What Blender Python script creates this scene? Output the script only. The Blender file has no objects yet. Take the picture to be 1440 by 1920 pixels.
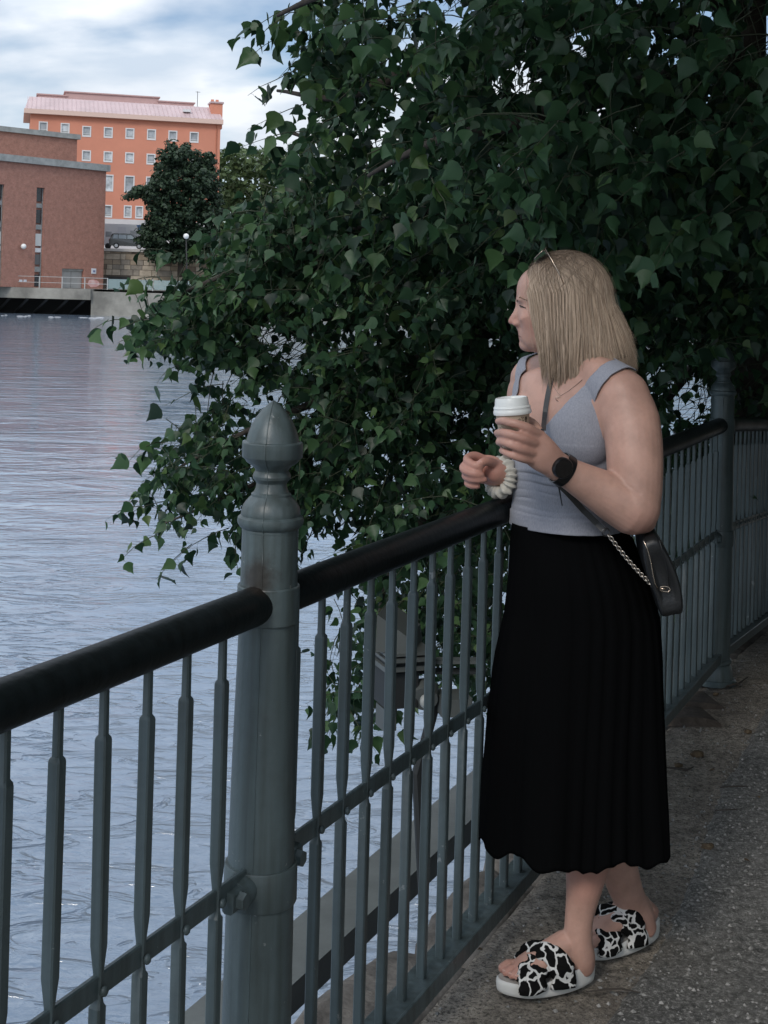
import bpy, bmesh, math, random
import numpy as np
from mathutils import Vector, Matrix, noise
from mathutils.bvhtree import BVHTree
random.seed(7); np.random.seed(7)
sc = bpy.context.scene
COL = sc.collection
# ------------------------------------------------------------------ camera
F = 2600.0; PX, PY = 720.0, 541.0; ROLL = 0.028; H = 1.567
cd = bpy.data.cameras.new('camera'); cam = bpy.data.objects.new('camera', cd); COL.objects.link(cam)
cd.sensor_fit = 'AUTO'; cd.sensor_width = 36.0; cd.lens = F / 1920.0 * 36.0
cd.shift_y = -(960 - PY) / 1920.0
cd.clip_start = 0.05; cd.clip_end = 6000
cam.matrix_world = Matrix.Translation((0, 0, H)) @ Matrix.Rotation(math.pi / 2, 4, 'X') @ Matrix.Rotation(ROLL, 4, 'Z')
sc.camera = cam
# ------------------------------------------------------------------ exposure, sky, sun
vs = sc.view_settings
vs.view_transform = 'Standard'; vs.look = 'None'; vs.gamma = 1.0; vs.use_curve_mapping = False
vs.exposure = 0.24
SUN_EL, SUN_AZ = math.radians(38), math.radians(205)   # azimuth clockwise from +Y: behind the camera, from the left
w = bpy.data.worlds.new('World'); sc.world = w; w.use_nodes = True
nt = w.node_tree; nt.nodes.clear()
def N(nt, t, **k):
    n = nt.nodes.new(t)
    for a, b in k.items(): setattr(n, a, b)
    return n
out = N(nt, 'ShaderNodeOutputWorld'); bg = N(nt, 'ShaderNodeBackground'); bgc = N(nt, 'ShaderNodeBackground')
sky = N(nt, 'ShaderNodeTexSky', sky_type='NISHITA', sun_disc=False)
sky.sun_elevation = SUN_EL; sky.sun_rotation = SUN_AZ; sky.air_density = 1.0; sky.dust_density = 0.4; sky.ozone_density = 4.0
bg.inputs['Strength'].default_value = 0.085
nt.links.new(sky.outputs[0], bg.inputs[0])
tc = N(nt, 'ShaderNodeTexCoord'); sep = N(nt, 'ShaderNodeSeparateXYZ'); nt.links.new(tc.outputs['Generated'], sep.inputs[0])
addz = N(nt, 'ShaderNodeMath', operation='ADD'); addz.inputs[1].default_value = 0.34; nt.links.new(sep.outputs[2], addz.inputs[0])
mxz = N(nt, 'ShaderNodeMath', operation='MAXIMUM'); mxz.inputs[1].default_value = 0.2; nt.links.new(addz.outputs[0], mxz.inputs[0])
dx = N(nt, 'ShaderNodeMath', operation='DIVIDE'); nt.links.new(sep.outputs[0], dx.inputs[0]); nt.links.new(mxz.outputs[0], dx.inputs[1])
dy = N(nt, 'ShaderNodeMath', operation='DIVIDE'); nt.links.new(sep.outputs[1], dy.inputs[0]); nt.links.new(mxz.outputs[0], dy.inputs[1])
cmb = N(nt, 'ShaderNodeCombineXYZ'); nt.links.new(dx.outputs[0], cmb.inputs[0]); nt.links.new(dy.outputs[0], cmb.inputs[1])
mp = N(nt, 'ShaderNodeMapping'); mp.inputs['Scale'].default_value = (0.75, 1.15, 1); mp.inputs['Location'].default_value = (1.3, 0.4, 0); nt.links.new(cmb.outputs[0], mp.inputs[0])
no = N(nt, 'ShaderNodeTexNoise'); no.inputs['Scale'].default_value = 2.6; no.inputs['Detail'].default_value = 8; no.inputs['Roughness'].default_value = 0.46; no.inputs['Distortion'].default_value = 0.3
nt.links.new(mp.outputs[0], no.inputs['Vector'])
rmp = N(nt, 'ShaderNodeValToRGB'); rmp.color_ramp.elements[0].position = 0.43; rmp.color_ramp.elements[0].color = (0.12, 0.12, 0.12, 1)
rmp.color_ramp.elements[1].position = 0.56; rmp.color_ramp.elements[1].color = (0.97, 0.97, 0.97, 1)
nt.links.new(no.outputs[0], rmp.inputs[0])
no2 = N(nt, 'ShaderNodeTexNoise'); no2.inputs['Scale'].default_value = 5.0; no2.inputs['Detail'].default_value = 6; nt.links.new(mp.outputs[0], no2.inputs['Vector'])
cr = N(nt, 'ShaderNodeValToRGB'); cr.color_ramp.elements[0].position = 0.35; cr.color_ramp.elements[0].color = (0.52, 0.60, 0.70, 1)
cr.color_ramp.elements[1].position = 0.62; cr.color_ramp.elements[1].color = (0.80, 0.83, 0.87, 1)
nt.links.new(no2.outputs[0], cr.inputs[0]); nt.links.new(cr.outputs[0], bgc.inputs[0]); bgc.inputs['Strength'].default_value = 0.92
# overcast skies brighten smoothly towards the zenith
zc = N(nt, 'ShaderNodeMath', operation='MAXIMUM'); zc.inputs[1].default_value = 0.0; nt.links.new(sep.outputs[2], zc.inputs[0])
zm = N(nt, 'ShaderNodeMath', operation='MULTIPLY_ADD'); zm.inputs[1].default_value = 1.5; zm.inputs[2].default_value = 0.86; nt.links.new(zc.outputs[0], zm.inputs[0]); nt.links.new(zm.outputs[0], bgc.inputs['Strength'])
mx = N(nt, 'ShaderNodeMixShader'); nt.links.new(rmp.outputs[0], mx.inputs[0]); nt.links.new(bg.outputs[0], mx.inputs[1]); nt.links.new(bgc.outputs[0], mx.inputs[2])
nt.links.new(mx.outputs[0], out.inputs[0])
sl = bpy.data.lights.new('sun', 'SUN'); sl.energy = 1.1; sl.angle = math.radians(14); sl.color = (1.0, 0.93, 0.86)
so = bpy.data.objects.new('sun', sl); COL.objects.link(so)
sd = Vector((math.sin(SUN_AZ) * math.cos(SUN_EL), math.cos(SUN_AZ) * math.cos(SUN_EL), math.sin(SUN_EL)))
so.rotation_euler = sd.to_track_quat('Z', 'Y').to_euler()
sc.cycles.max_bounces = 6; sc.cycles.diffuse_bounces = 3; sc.cycles.glossy_bounces = 3; sc.cycles.transparent_max_bounces = 6

# ------------------------------------------------------------------ helpers
CR, SR_ = math.cos(ROLL), math.sin(ROLL)
def U(x, y, D):
    "photo pixel at distance D (metres ahead) -> world point"
    a, b = x - PX, y - PY
    tx, ty = a * CR + b * SR_, -a * SR_ + b * CR
    return Vector((tx * D / F, D, H - ty * D / F))
def ray(x, y):
    p = U(x, y, 1.0); return Vector((p.x, 1.0, p.z - H))
def UZ(x, y, z):
    r = ray(x, y); t = (z - H) / r.z
    return Vector((0, 0, H)) + r * t
FD = Vector((0.4207, 0.9072, 0)).normalized(); FN = Vector((FD.y, -FD.x, 0))   # along the fence / towards the path
FP = Vector((-0.175, 2.27, 0))
S2 = 3.726
def gz(s): return 0.0 if s < S2 + 0.15 else -0.079 * (min(s, 16) - S2 - 0.15)
def ST(s, t, z=0.0): return FP + FD * s + FN * t + Vector((0, 0, z))

WL = {}
def _link(o, parent, loc=(0, 0, 0)):
    COL.objects.link(o)
    W = Vector(loc)
    if parent is not None:
        o.parent = parent; o.location = W - WL[parent.name]
    else: o.location = W
    WL[o.name] = W
    return o
def empty(name, loc, label=None, cat=None, group=None, kind=None):
    o = bpy.data.objects.new(name, None); o.empty_display_size = 0.1
    _link(o, None, loc); return tag(o, label, cat, group, kind)
def tag(o, label=None, cat=None, group=None, kind=None):
    if label: o['label'] = label
    if cat: o['category'] = cat
    if group: o['group'] = group
    if kind: o['kind'] = kind
    return o
def mesh(name, V, Fc, mat=None, parent=None, smooth=False, loc=(0, 0, 0)):
    me = bpy.data.meshes.new(name)
    me.from_pydata([tuple(v) for v in V], [], [tuple(f) for f in Fc]); me.update()
    if mat: me.materials.append(mat)
    if smooth: me.shade_smooth()
    o = bpy.data.objects.new(name, me)
    return _link(o, parent, loc)
def inst(name, me, parent, loc, rot=None, scale=None):
    o = bpy.data.objects.new(name, me); _link(o, parent, loc)
    if rot is not None: o.rotation_euler = rot
    if scale is not None: o.scale = scale
    return o
class MB:
    def __init__(s): s.V = []; s.F = []
    def add(s, V, Fc):
        b = len(s.V); s.V += [Vector(v) for v in V]; s.F += [tuple(i + b for i in f) for f in Fc]; return s
    def box(s, c, x, y, z):
        "centre c, half vectors x,y,z"
        c, x, y, z = Vector(c), Vector(x), Vector(y), Vector(z)
        V = [c + x * i + y * j + z * k for i in (-1, 1) for j in (-1, 1) for k in (-1, 1)]
        return s.add(V, [(0, 1, 3, 2), (4, 6, 7, 5), (0, 4, 5, 1), (2, 3, 7, 6), (0, 2, 6, 4), (1, 5, 7, 3)])
    def bbox(s, c, x, y, z, b=0.004):
        "box with chamfered long edges (8-gon section along z)"
        c, x, y, z = Vector(c), Vector(x), Vector(y), Vector(z)
        lx, ly = x.length, y.length; ux, uy = x / lx, y / ly
        sec = [(lx - b, -ly), (lx, -ly + b), (lx, ly - b), (lx - b, ly), (-lx + b, ly), (-lx, ly - b), (-lx, -ly + b), (-lx + b, -ly)]
        V = [c - z + ux * p + uy * q for p, q in sec] + [c + z + ux * p + uy * q for p, q in sec]
        Fc = [(i, (i + 1) % 8, 8 + (i + 1) % 8, 8 + i) for i in range(8)] + [tuple(range(7, -1, -1)), tuple(range(8, 16))]
        return s.add(V, Fc)
    def tube(s, P, R, n=12, cap=True, hint=None, flat=1.0, flats=None):
        "tube through points P with radii R; flat squeezes along the hint axis"
        P = [Vector(p) for p in P]; m = len(P)
        if not hasattr(R, '__len__'): R = [R] * m
        up = Vector(hint) if hint is not None else None
        V = []; Fc = []
        prev = None
        for i in range(m):
            t = (P[min(i + 1, m - 1)] - P[max(i - 1, 0)])
            if t.length < 1e-9: t = Vector((0, 0, 1))
            t.normalize()
            if up is not None: a = up - t * up.dot(t)
            elif prev is not None: a = prev - t * prev.dot(t)
            else: a = (Vector((0, 0, 1)) if abs(t.z) < 0.9 else Vector((1, 0, 0))); a = a - t * a.dot(t)
            a.normalize(); prev = a; b = t.cross(a)
            fl = flats[i] if flats else flat
            for k in range(n):
                q = 2 * math.pi * k / n
                V.append(P[i] + a * (R[i] * fl * math.cos(q)) + b * (R[i] * math.sin(q)))
        for i in range(m - 1):
            for k in range(n):
                Fc.append((i * n + k, i * n + (k + 1) % n, (i + 1) * n + (k + 1) % n, (i + 1) * n + k))
        if cap:
            Fc.append(tuple(range(n - 1, -1, -1))); Fc.append(tuple((m - 1) * n + k for k in range(n)))
        return s.add(V, Fc)
    def lathe(s, prof, c=(0, 0, 0), n=32, M=None):
        "prof: list of (r, z)"
        c = Vector(c); V = []; Fc = []; m = len(prof)
        for r, z in prof:
            for k in range(n):
                q = 2 * math.pi * k / n; p = Vector((r * math.cos(q), r * math.sin(q), z))
                V.append(c + (M @ p if M else p))
        for i in range(m - 1):
            for k in range(n): Fc.append((i * n + k, i * n + (k + 1) % n, (i + 1) * n + (k + 1) % n, (i + 1) * n + k))
        Fc.append(tuple(range(n - 1, -1, -1))); Fc.append(tuple((m - 1) * n + k for k in range(n)))
        return s.add(V, Fc)
    def ball(s, c, r, n=12, m=8, R=None):
        "ellipsoid, r scalar or 3; R rotation matrix"
        c = Vector(c); r = (r, r, r) if not hasattr(r, '__len__') else r
        V = []; Fc = []
        for i in range(m + 1):
            a = math.pi * i / m
            for k in range(n):
                q = 2 * math.pi * k / n
                p = Vector((r[0] * math.sin(a) * math.cos(q), r[1] * math.sin(a) * math.sin(q), r[2] * math.cos(a)))
                V.append(c + (R @ p if R else p))
        for i in range(m):
            for k in range(n): Fc.append((i * n + k, (i + 1) * n + k, (i + 1) * n + (k + 1) % n, i * n + (k + 1) % n))
        return s.add(V, Fc)
    def build(s, name, mat=None, parent=None, smooth=False, loc=(0, 0, 0), auto=None):
        o = mesh(name, s.V, s.F, mat, parent, smooth or auto is not None, loc)
        if auto is not None: autosmooth(o.data, auto)
        return o
def autosmooth(me, deg):
    bm = bmesh.new(); bm.from_mesh(me); bmesh.ops.remove_doubles(bm, verts=bm.verts, dist=1e-6)
    lim = math.radians(deg)
    for e in bm.edges:
        if len(e.link_faces) == 2 and e.calc_face_angle(0) > lim: e.smooth = False
    bm.to_mesh(me); bm.free()

# ------------------------------------------------------------------ materials
def mat(name, col, rough=0.6, metal=0.0, spec=0.5, var=0.0, vscale=8.0, col2=None, bump=0.0, bscale=60.0, coord='Object', detail=6, sss=0.0, lo=0.35, hi=0.65, stretch=None, rvar=0.0, bdist=0.01):
    m = bpy.data.materials.new(name); m.use_nodes = True; nt = m.node_tree; p = nt.nodes['Principled BSDF']
    p.inputs['Roughness'].default_value = rough; p.inputs['Metallic'].default_value = metal; p.inputs['Specular IOR Level'].default_value = spec
    p.inputs['Base Color'].default_value = (*col, 1)
    tc = N(nt, 'ShaderNodeTexCoord'); src = tc.outputs[coord]
    if stretch:
        mp = N(nt, 'ShaderNodeMapping'); mp.inputs['Scale'].default_value = stretch; nt.links.new(src, mp.inputs[0]); src = mp.outputs[0]
    if var or col2:
        no = N(nt, 'ShaderNodeTexNoise'); no.inputs['Scale'].default_value = vscale; no.inputs['Detail'].default_value = detail; no.inputs['Roughness'].default_value = 0.62
        nt.links.new(src, no.inputs['Vector'])
        r = N(nt, 'ShaderNodeValToRGB'); e = r.color_ramp.elements
        c2 = col2 or tuple(min(1, c * (1 + var)) for c in col); c1 = col if col2 else tuple(c * (1 - var) for c in col)
        e[0].position = lo; e[0].color = (*c1, 1); e[1].position = hi; e[1].color = (*c2, 1)
        nt.links.new(no.outputs[0], r.inputs[0]); nt.links.new(r.outputs[0], p.inputs['Base Color'])
        if rvar:
            mr = N(nt, 'ShaderNodeMapRange'); mr.inputs[3].default_value = rough - rvar; mr.inputs[4].default_value = rough + rvar
            nt.links.new(no.outputs[0], mr.inputs[0]); nt.links.new(mr.outputs[0], p.inputs['Roughness'])
    if bump:
        nb = N(nt, 'ShaderNodeTexNoise'); nb.inputs['Scale'].default_value = bscale; nb.inputs['Detail'].default_value = 5; nt.links.new(src, nb.inputs['Vector'])
        b = N(nt, 'ShaderNodeBump'); b.inputs['Strength'].default_value = bump; b.inputs['Distance'].default_value = bdist
        nt.links.new(nb.outputs[0], b.inputs['Height']); nt.links.new(b.outputs[0], p.inputs['Normal'])
    if sss:
        p.inputs['Subsurface Weight'].default_value = sss; p.inputs['Subsurface Radius'].default_value = (0.012, 0.005, 0.003)
    return m
def pin(m, k): return m.node_tree.nodes['Principled BSDF'].inputs[k]

def mat_paint(name, col, chips=0.66, grime=0.5):
    "old enamel on cast iron: uneven sheen, chips showing primer, dirt"
    m = mat(name, col, 0.42, 0.0, 0.5, var=0.12, vscale=5, rvar=0.14)
    nt = m.node_tree; p = nt.nodes['Principled BSDF']; base = p.inputs['Base Color'].links[0].from_socket
    tc = N(nt, 'ShaderNodeTexCoord')
    geo = N(nt, 'ShaderNodeNewGeometry')
    n1 = N(nt, 'ShaderNodeTexNoise'); n1.inputs['Scale'].default_value = 22; n1.inputs['Detail'].default_value = 7; n1.inputs['Roughness'].default_value = 0.7
    nt.links.new(geo.outputs['Position'], n1.inputs['Vector'])
    r1 = N(nt, 'ShaderNodeValToRGB'); r1.color_ramp.elements[0].position = chips; r1.color_ramp.elements[1].position = chips + 0.012
    nt.links.new(n1.outputs[0], r1.inputs[0])
    mx1 = N(nt, 'ShaderNodeMixRGB'); mx1.inputs[2].default_value = (0.20, 0.22, 0.22, 1); nt.links.new(r1.outputs[0], mx1.inputs[0]); nt.links.new(base, mx1.inputs[1])
    n2 = N(nt, 'ShaderNodeTexNoise'); n2.inputs['Scale'].default_value = 3.5; n2.inputs['Detail'].default_value = 8; n2.inputs['Roughness'].default_value = 0.7
    nt.links.new(geo.outputs['Position'], n2.inputs['Vector'])
    r2 = N(nt, 'ShaderNodeValToRGB'); r2.color_ramp.elements[0].position = 0.52; r2.color_ramp.elements[1].position = 0.8; r2.color_ramp.elements[1].color = (grime, grime, grime, 1)
    nt.links.new(n2.outputs[0], r2.inputs[0])
    mx2 = N(nt, 'ShaderNodeMixRGB'); mx2.inputs[2].default_value = (0.035, 0.03, 0.024, 1); nt.links.new(r2.outputs[0], mx2.inputs[0]); nt.links.new(mx1.outputs[0], mx2.inputs[1])
    # dirt smear where the handrail meets the near post
    vd = N(nt, 'ShaderNodeVectorMath', operation='DISTANCE'); vd.inputs[1].default_value = (-0.190, 2.222, 1.098); nt.links.new(geo.outputs['Position'], vd.inputs[0])
    ms = N(nt, 'ShaderNodeMath', operation='MULTIPLY_ADD'); ms.inputs[1].default_value = 0.075; nt.links.new(n1.outputs[0], ms.inputs[0]); nt.links.new(vd.outputs['Value'], ms.inputs[2])
    rs = N(nt, 'ShaderNodeMapRange'); rs.inputs[1].default_value = 0.055; rs.inputs[2].default_value = 0.082; rs.inputs[3].default_value = 0.8; rs.inputs[4].default_value = 0.0; nt.links.new(ms.outputs[0], rs.inputs[0])
    mx3 = N(nt, 'ShaderNodeMixRGB'); mx3.inputs[2].default_value = (0.03, 0.022, 0.016, 1); nt.links.new(rs.outputs[0], mx3.inputs[0]); nt.links.new(mx2.outputs[0], mx3.inputs[1])
    # thin vertical streaks of run-off
    mps = N(nt, 'ShaderNodeMapping'); mps.inputs['Scale'].default_value = (60, 60, 2.5); nt.links.new(geo.outputs['Position'], mps.inputs[0])
    n4 = N(nt, 'ShaderNodeTexNoise'); n4.inputs['Scale'].default_value = 1.0; n4.inputs['Detail'].default_value = 4; nt.links.new(mps.outputs[0], n4.inputs['Vector'])
    r4 = N(nt, 'ShaderNodeValToRGB'); r4.color_ramp.elements[0].position = 0.30; r4.color_ramp.elements[0].color = (0.72, 0.70, 0.66, 1); r4.color_ramp.elements[1].position = 0.62; r4.color_ramp.elements[1].color = (1.12, 1.12, 1.12, 1); nt.links.new(n4.outputs[0], r4.inputs[0])
    mx4 = N(nt, 'ShaderNodeMixRGB', blend_type='MULTIPLY'); mx4.inputs[0].default_value = 1.0; nt.links.new(mx3.outputs[0], mx4.inputs[1]); nt.links.new(r4.outputs[0], mx4.inputs[2])
    nt.links.new(mx4.outputs[0], p.inputs['Base Color'])
    nb = N(nt, 'ShaderNodeTexNoise'); nb.inputs['Scale'].default_value = 70; nb.inputs['Detail'].default_value = 4; nt.links.new(geo.outputs['Position'], nb.inputs['Vector'])
    mm = N(nt, 'ShaderNodeMixRGB', blend_type='SUBTRACT'); mm.inputs[0].default_value = 0.5; nt.links.new(nb.outputs[0], mm.inputs[1]); nt.links.new(r1.outputs[0], mm.inputs[2])
    b = N(nt, 'ShaderNodeBump'); b.inputs['Strength'].default_value = 0.35; b.inputs['Distance'].default_value = 0.003
    nt.links.new(mm.outputs[0], b.inputs['Height']); nt.links.new(b.outputs[0], p.inputs['Normal'])
    return m
M_PAINT = mat_paint('grey_green_enamel', (0.076, 0.102, 0.106))
M_RAIL = mat_paint('worn_black_handrail_paint', (0.009, 0.0125, 0.0135), chips=0.76, grime=0.0)
M_RAIL.node_tree.nodes['Principled BSDF'].inputs['Coat Weight'].default_value = 0.0
M_RAIL.node_tree.nodes['Principled BSDF'].inputs['Specular IOR Level'].default_value = 0.14
M_CONC = mat('weathered_concrete', (0.26, 0.25, 0.22), 0.85, var=0.25, vscale=0.8, bump=0.3, bscale=8)
M_STONE = mat('granite_coping', (0.075, 0.070, 0.064), 0.9, col2=(0.20, 0.185, 0.165), vscale=9, bump=0.8, bscale=45, bdist=0.008, detail=9)
M_BEAM = mat('grey_green_steel_beam', (0.12, 0.135, 0.13), 0.5, var=0.15, vscale=5, bump=0.1, bscale=40)

# ================================================================== water
def water_mat():
    m = bpy.data.materials.new('river_water'); m.use_nodes = True; nt = m.node_tree; p = nt.nodes['Principled BSDF']
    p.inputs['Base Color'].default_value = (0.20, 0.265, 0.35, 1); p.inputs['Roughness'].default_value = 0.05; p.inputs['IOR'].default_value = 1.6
    p.inputs['Specular IOR Level'].default_value = 0.5
    g = N(nt, 'ShaderNodeNewGeometry')
    def nz(sc, scale, det, dist=0.0, rough=0.55):
        mp = N(nt, 'ShaderNodeMapping'); mp.inputs['Scale'].default_value = sc; mp.inputs['Rotation'].default_value = (0, 0, 0.12); nt.links.new(g.outputs['Position'], mp.inputs[0])
        n = N(nt, 'ShaderNodeTexNoise'); n.inputs['Scale'].default_value = scale; n.inputs['Detail'].default_value = det; n.inputs['Distortion'].default_value = dist; n.inputs['Roughness'].default_value = rough
        nt.links.new(mp.outputs[0], n.inputs['Vector']); return n.outputs[0]
    a = nz((0.45, 1.0, 1), 0.9, 4, 0.8); b = nz((0.55, 1.0, 1), 2.7, 5, 1.4, 0.55); c = nz((0.25, 0.5, 1), 0.16, 3); k = nz((0.5, 1.0, 1), 0.35, 4, 1.0)
    # calm and ruffled patches
    rk = N(nt, 'ShaderNodeMapRange'); rk.inputs[1].default_value = 0.40; rk.inputs[2].default_value = 0.66; rk.inputs[3].default_value = 0.10; rk.inputs[4].default_value = 0.85; nt.links.new(k, rk.inputs[0])
    m1 = N(nt, 'ShaderNodeMath', operation='MULTIPLY'); nt.links.new(b, m1.inputs[0]); nt.links.new(rk.outputs[0], m1.inputs[1])
    m2 = N(nt, 'ShaderNodeMath', operation='MULTIPLY_ADD'); m2.inputs[1].default_value = 2.2; nt.links.new(a, m2.inputs[0]); nt.links.new(m1.outputs[0], m2.inputs[2])
    m3 = N(nt, 'ShaderNodeMath', operation='MULTIPLY_ADD'); m3.inputs[1].default_value = 3.0; nt.links.new(c, m3.inputs[0]); nt.links.new(m2.outputs[0], m3.inputs[2])
    # choppier, short ripples in the broken current along the near quay
    spz = N(nt, 'ShaderNodeSeparateXYZ'); nt.links.new(g.outputs['Position'], spz.inputs[0])
    ny_ = N(nt, 'ShaderNodeMapRange'); ny_.interpolation_type = 'SMOOTHSTEP'; ny_.inputs[1].default_value = 8; ny_.inputs[2].default_value = 24; ny_.inputs[3].default_value = 1.0; ny_.inputs[4].default_value = 0.0; nt.links.new(spz.outputs[1], ny_.inputs[0])
    e1 = nz((0.45, 1.0, 1), 3.4, 3, 2.0, 0.5); rr1 = N(nt, 'ShaderNodeMapRange'); rr1.inputs[1].default_value = 0.52; rr1.inputs[2].default_value = 0.74; rr1.inputs[3].default_value = 0.0; rr1.inputs[4].default_value = 1.5; nt.links.new(e1, rr1.inputs[0])
    e2 = nz((0.6, 1.0, 1), 11.0, 4, 1.0, 0.6)
    e3 = N(nt, 'ShaderNodeMath', operation='MULTIPLY_ADD'); e3.inputs[1].default_value = 0.35; nt.links.new(e2, e3.inputs[0]); nt.links.new(rr1.outputs[0], e3.inputs[2])
    e4 = N(nt, 'ShaderNodeMath', operation='MULTIPLY_ADD'); nt.links.new(e3.outputs[0], e4.inputs[0]); nt.links.new(ny_.outputs[0], e4.inputs[1]); nt.links.new(m3.outputs[0], e4.inputs[2]); m3 = e4
    bp = N(nt, 'ShaderNodeBump'); bp.inputs['Strength'].default_value = 1.0; bp.inputs['Distance'].default_value = WAVE
    nt.links.new(m3.outputs[0], bp.inputs['Height']); nt.links.new(bp.outputs[0], p.inputs['Normal'])
    return m
WAVE = 0.026
ZW = -2.24
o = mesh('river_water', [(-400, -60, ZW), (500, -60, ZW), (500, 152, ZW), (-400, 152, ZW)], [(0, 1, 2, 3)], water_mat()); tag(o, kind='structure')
o = mesh('river_bed', [(-2500, -2500, ZW - 3), (2500, -2500, ZW - 3), (2500, 4000, ZW - 3), (-2500, 4000, ZW - 3)], [(0, 1, 2, 3)], mat('mud', (0.08, 0.07, 0.055), 0.9)); tag(o, kind='structure')
# ================================================================== near ground
def fbm(x, y, s, o=4):
    v = 0; a = 1; t = 0
    for i in range(o):
        v += a * noise.noise(Vector((x * s, y * s, 3.7 * i))); t += a; a *= 0.5; s *= 2.1
    return v / t
def ground_mat(name, cA, cB, cC, grit):
    m = bpy.data.materials.new(name); m.use_nodes = True; nt = m.node_tree; p = nt.nodes['Principled BSDF']; p.inputs['Roughness'].default_value = 0.92; p.inputs['Specular IOR Level'].default_value = 0.25
    g = N(nt, 'ShaderNodeNewGeometry')
    def nz(scale, det, rough=0.6):
        n = N(nt, 'ShaderNodeTexNoise'); n.inputs['Scale'].default_value = scale; n.inputs['Detail'].default_value = det; n.inputs['Roughness'].default_value = rough
        nt.links.new(g.outputs['Position'], n.inputs['Vector']); return n.outputs[0]
    r = N(nt, 'ShaderNodeValToRGB'); r.color_ramp.elements[0].position = 0.38; r.color_ramp.elements[0].color = (*cA, 1); r.color_ramp.elements[1].position = 0.62; r.color_ramp.elements[1].color = (*cB, 1)
    nt.links.new(nz(2.6, 10, 0.66), r.inputs[0])
    r2 = N(nt, 'ShaderNodeValToRGB'); r2.color_ramp.elements[0].position = 0.50; r2.color_ramp.elements[0].color = (0, 0, 0, 1); r2.color_ramp.elements[1].position = 0.60
    nt.links.new(nz(grit, 6, 0.7), r2.inputs[0])
    mx = N(nt, 'ShaderNodeMixRGB'); mx.inputs[2].default_value = (*cC, 1); nt.links.new(r2.outputs[0], mx.inputs[0]); nt.links.new(r.outputs[0], mx.inputs[1]); nt.links.new(mx.outputs[0], p.inputs['Base Color'])
    r3 = N(nt, 'ShaderNodeValToRGB'); r3.color_ramp.elements[0].position = 0.36; r3.color_ramp.elements[0].color = (0.42, 0.42, 0.42, 1); r3.color_ramp.elements[1].position = 0.64; r3.color_ramp.elements[1].color = (1.35, 1.35, 1.35, 1)
    nt.links.new(nz(38, 10, 0.78), r3.inputs[0]); mm = N(nt, 'ShaderNodeMixRGB', blend_type='MULTIPLY'); mm.inputs[0].default_value = 1; nt.links.new(mx.outputs[0], mm.inputs[1]); nt.links.new(r3.outputs[0], mm.inputs[2]); nt.links.new(mm.outputs[0], p.inputs['Base Color'])
    b = N(nt, 'ShaderNodeBump'); b.inputs['Strength'].default_value = 1.0; b.inputs['Distance'].default_value = 0.016; nt.links.new(nz(45, 9, 0.8), b.inputs['Height']); nt.links.new(b.outputs[0], p.inputs['Normal'])
    return m
M_DIRT = ground_mat('packed_dirt_and_grit', (0.26, 0.232, 0.195), (0.48, 0.43, 0.36), (0.15, 0.135, 0.115), 120)
M_ASPH = ground_mat('old_gravelly_asphalt', (0.155, 0.155, 0.145), (0.26, 0.255, 0.235), (0.40, 0.39, 0.365), 110)
def axis(*segs):
    out = []
    for a, b, st in segs:
        n = max(1, int(round((b - a) / st))); out += [a + (b - a) * i / n for i in range(n)]
    return out + [segs[-1][1]]
def hgt(s, t):
    h = gz(s) + 0.010 * fbm(s, t, 1.7) + 0.0055 * fbm(s + 9, t, 11) + 0.003 * abs(fbm(s, t + 4, 34, 3))
    return h - 0.006
Sax = axis((-14, -1, 0.5), (-1, 0.4, 0.06), (0.4, 4.6, 0.018), (4.6, 8, 0.05), (8, 30, 0.5), (30, 400, 20))
Tax = axis((-0.03, 0.9, 0.018), (0.9, 2.0, 0.03), (2.0, 6, 0.2), (6, 60, 3), (60, 500, 40))
V = []; Fc = []
for s in Sax:
    for t in Tax:
        p = ST(s, t); V.append((p.x, p.y, hgt(s, t)))
nT = len(Tax)
for i in range(len(Sax) - 1):
    for j in range(nT - 1): Fc.append((i * nT + j, (i + 1) * nT + j, (i + 1) * nT + j + 1, i * nT + j + 1))
tag(mesh('ground', V, Fc, M_DIRT, smooth=True), kind='structure')
# asphalt path sheet, its ragged edge where the dirt has crept over it
edge_px = [(1437, 1331), (1411, 1379), (1378, 1437), (1353, 1473), (1337, 1522), (1318, 1580), (1296, 1650), (1262, 1720), (1228, 1790), (1180, 1860), (1120, 1930), (1040, 2050)]
eg = []
for x, y in edge_px:
    p = UZ(x, y, 0) - FP; eg.append((p.dot(FD), p.dot(FN)))
eg = sorted(eg); es = [e[0] for e in eg]; et = [e[1] for e in eg]
def tedge(s): return float(np.interp(s, es, et)) + 0.02 * fbm(s, 0, 6) + 0.012 * fbm(s, 5, 25)
Sa2 = axis((-12, 0.2, 0.3), (0.2, 4.6, 0.02), (4.6, 12, 0.1)); Fr = [0, .004, .02, .04, .06, .08, .1, .13, .16, .2, .25, .3, .36, .43, .5, .6, .75, 1]
V = []; Fc = []
for s in Sa2:
    t0 = tedge(s)
    for k, f in enumerate(Fr):
        t = t0 + f * (3.2 - t0); p = ST(s, t)
        V.append((p.x, p.y, hgt(s, t) + (0.0 if k == 0 else 0.007) + 0.002 * fbm(s, t, 50, 2)))
n = len(Fr)
for i in range(len(Sa2) - 1):
    for j in range(n - 1): Fc.append((i * n + j, (i + 1) * n + j, (i + 1) * n + j + 1, i * n + j + 1))
tag(mesh('asphalt_path', V, Fc, M_ASPH, smooth=True), kind='structure')
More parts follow.
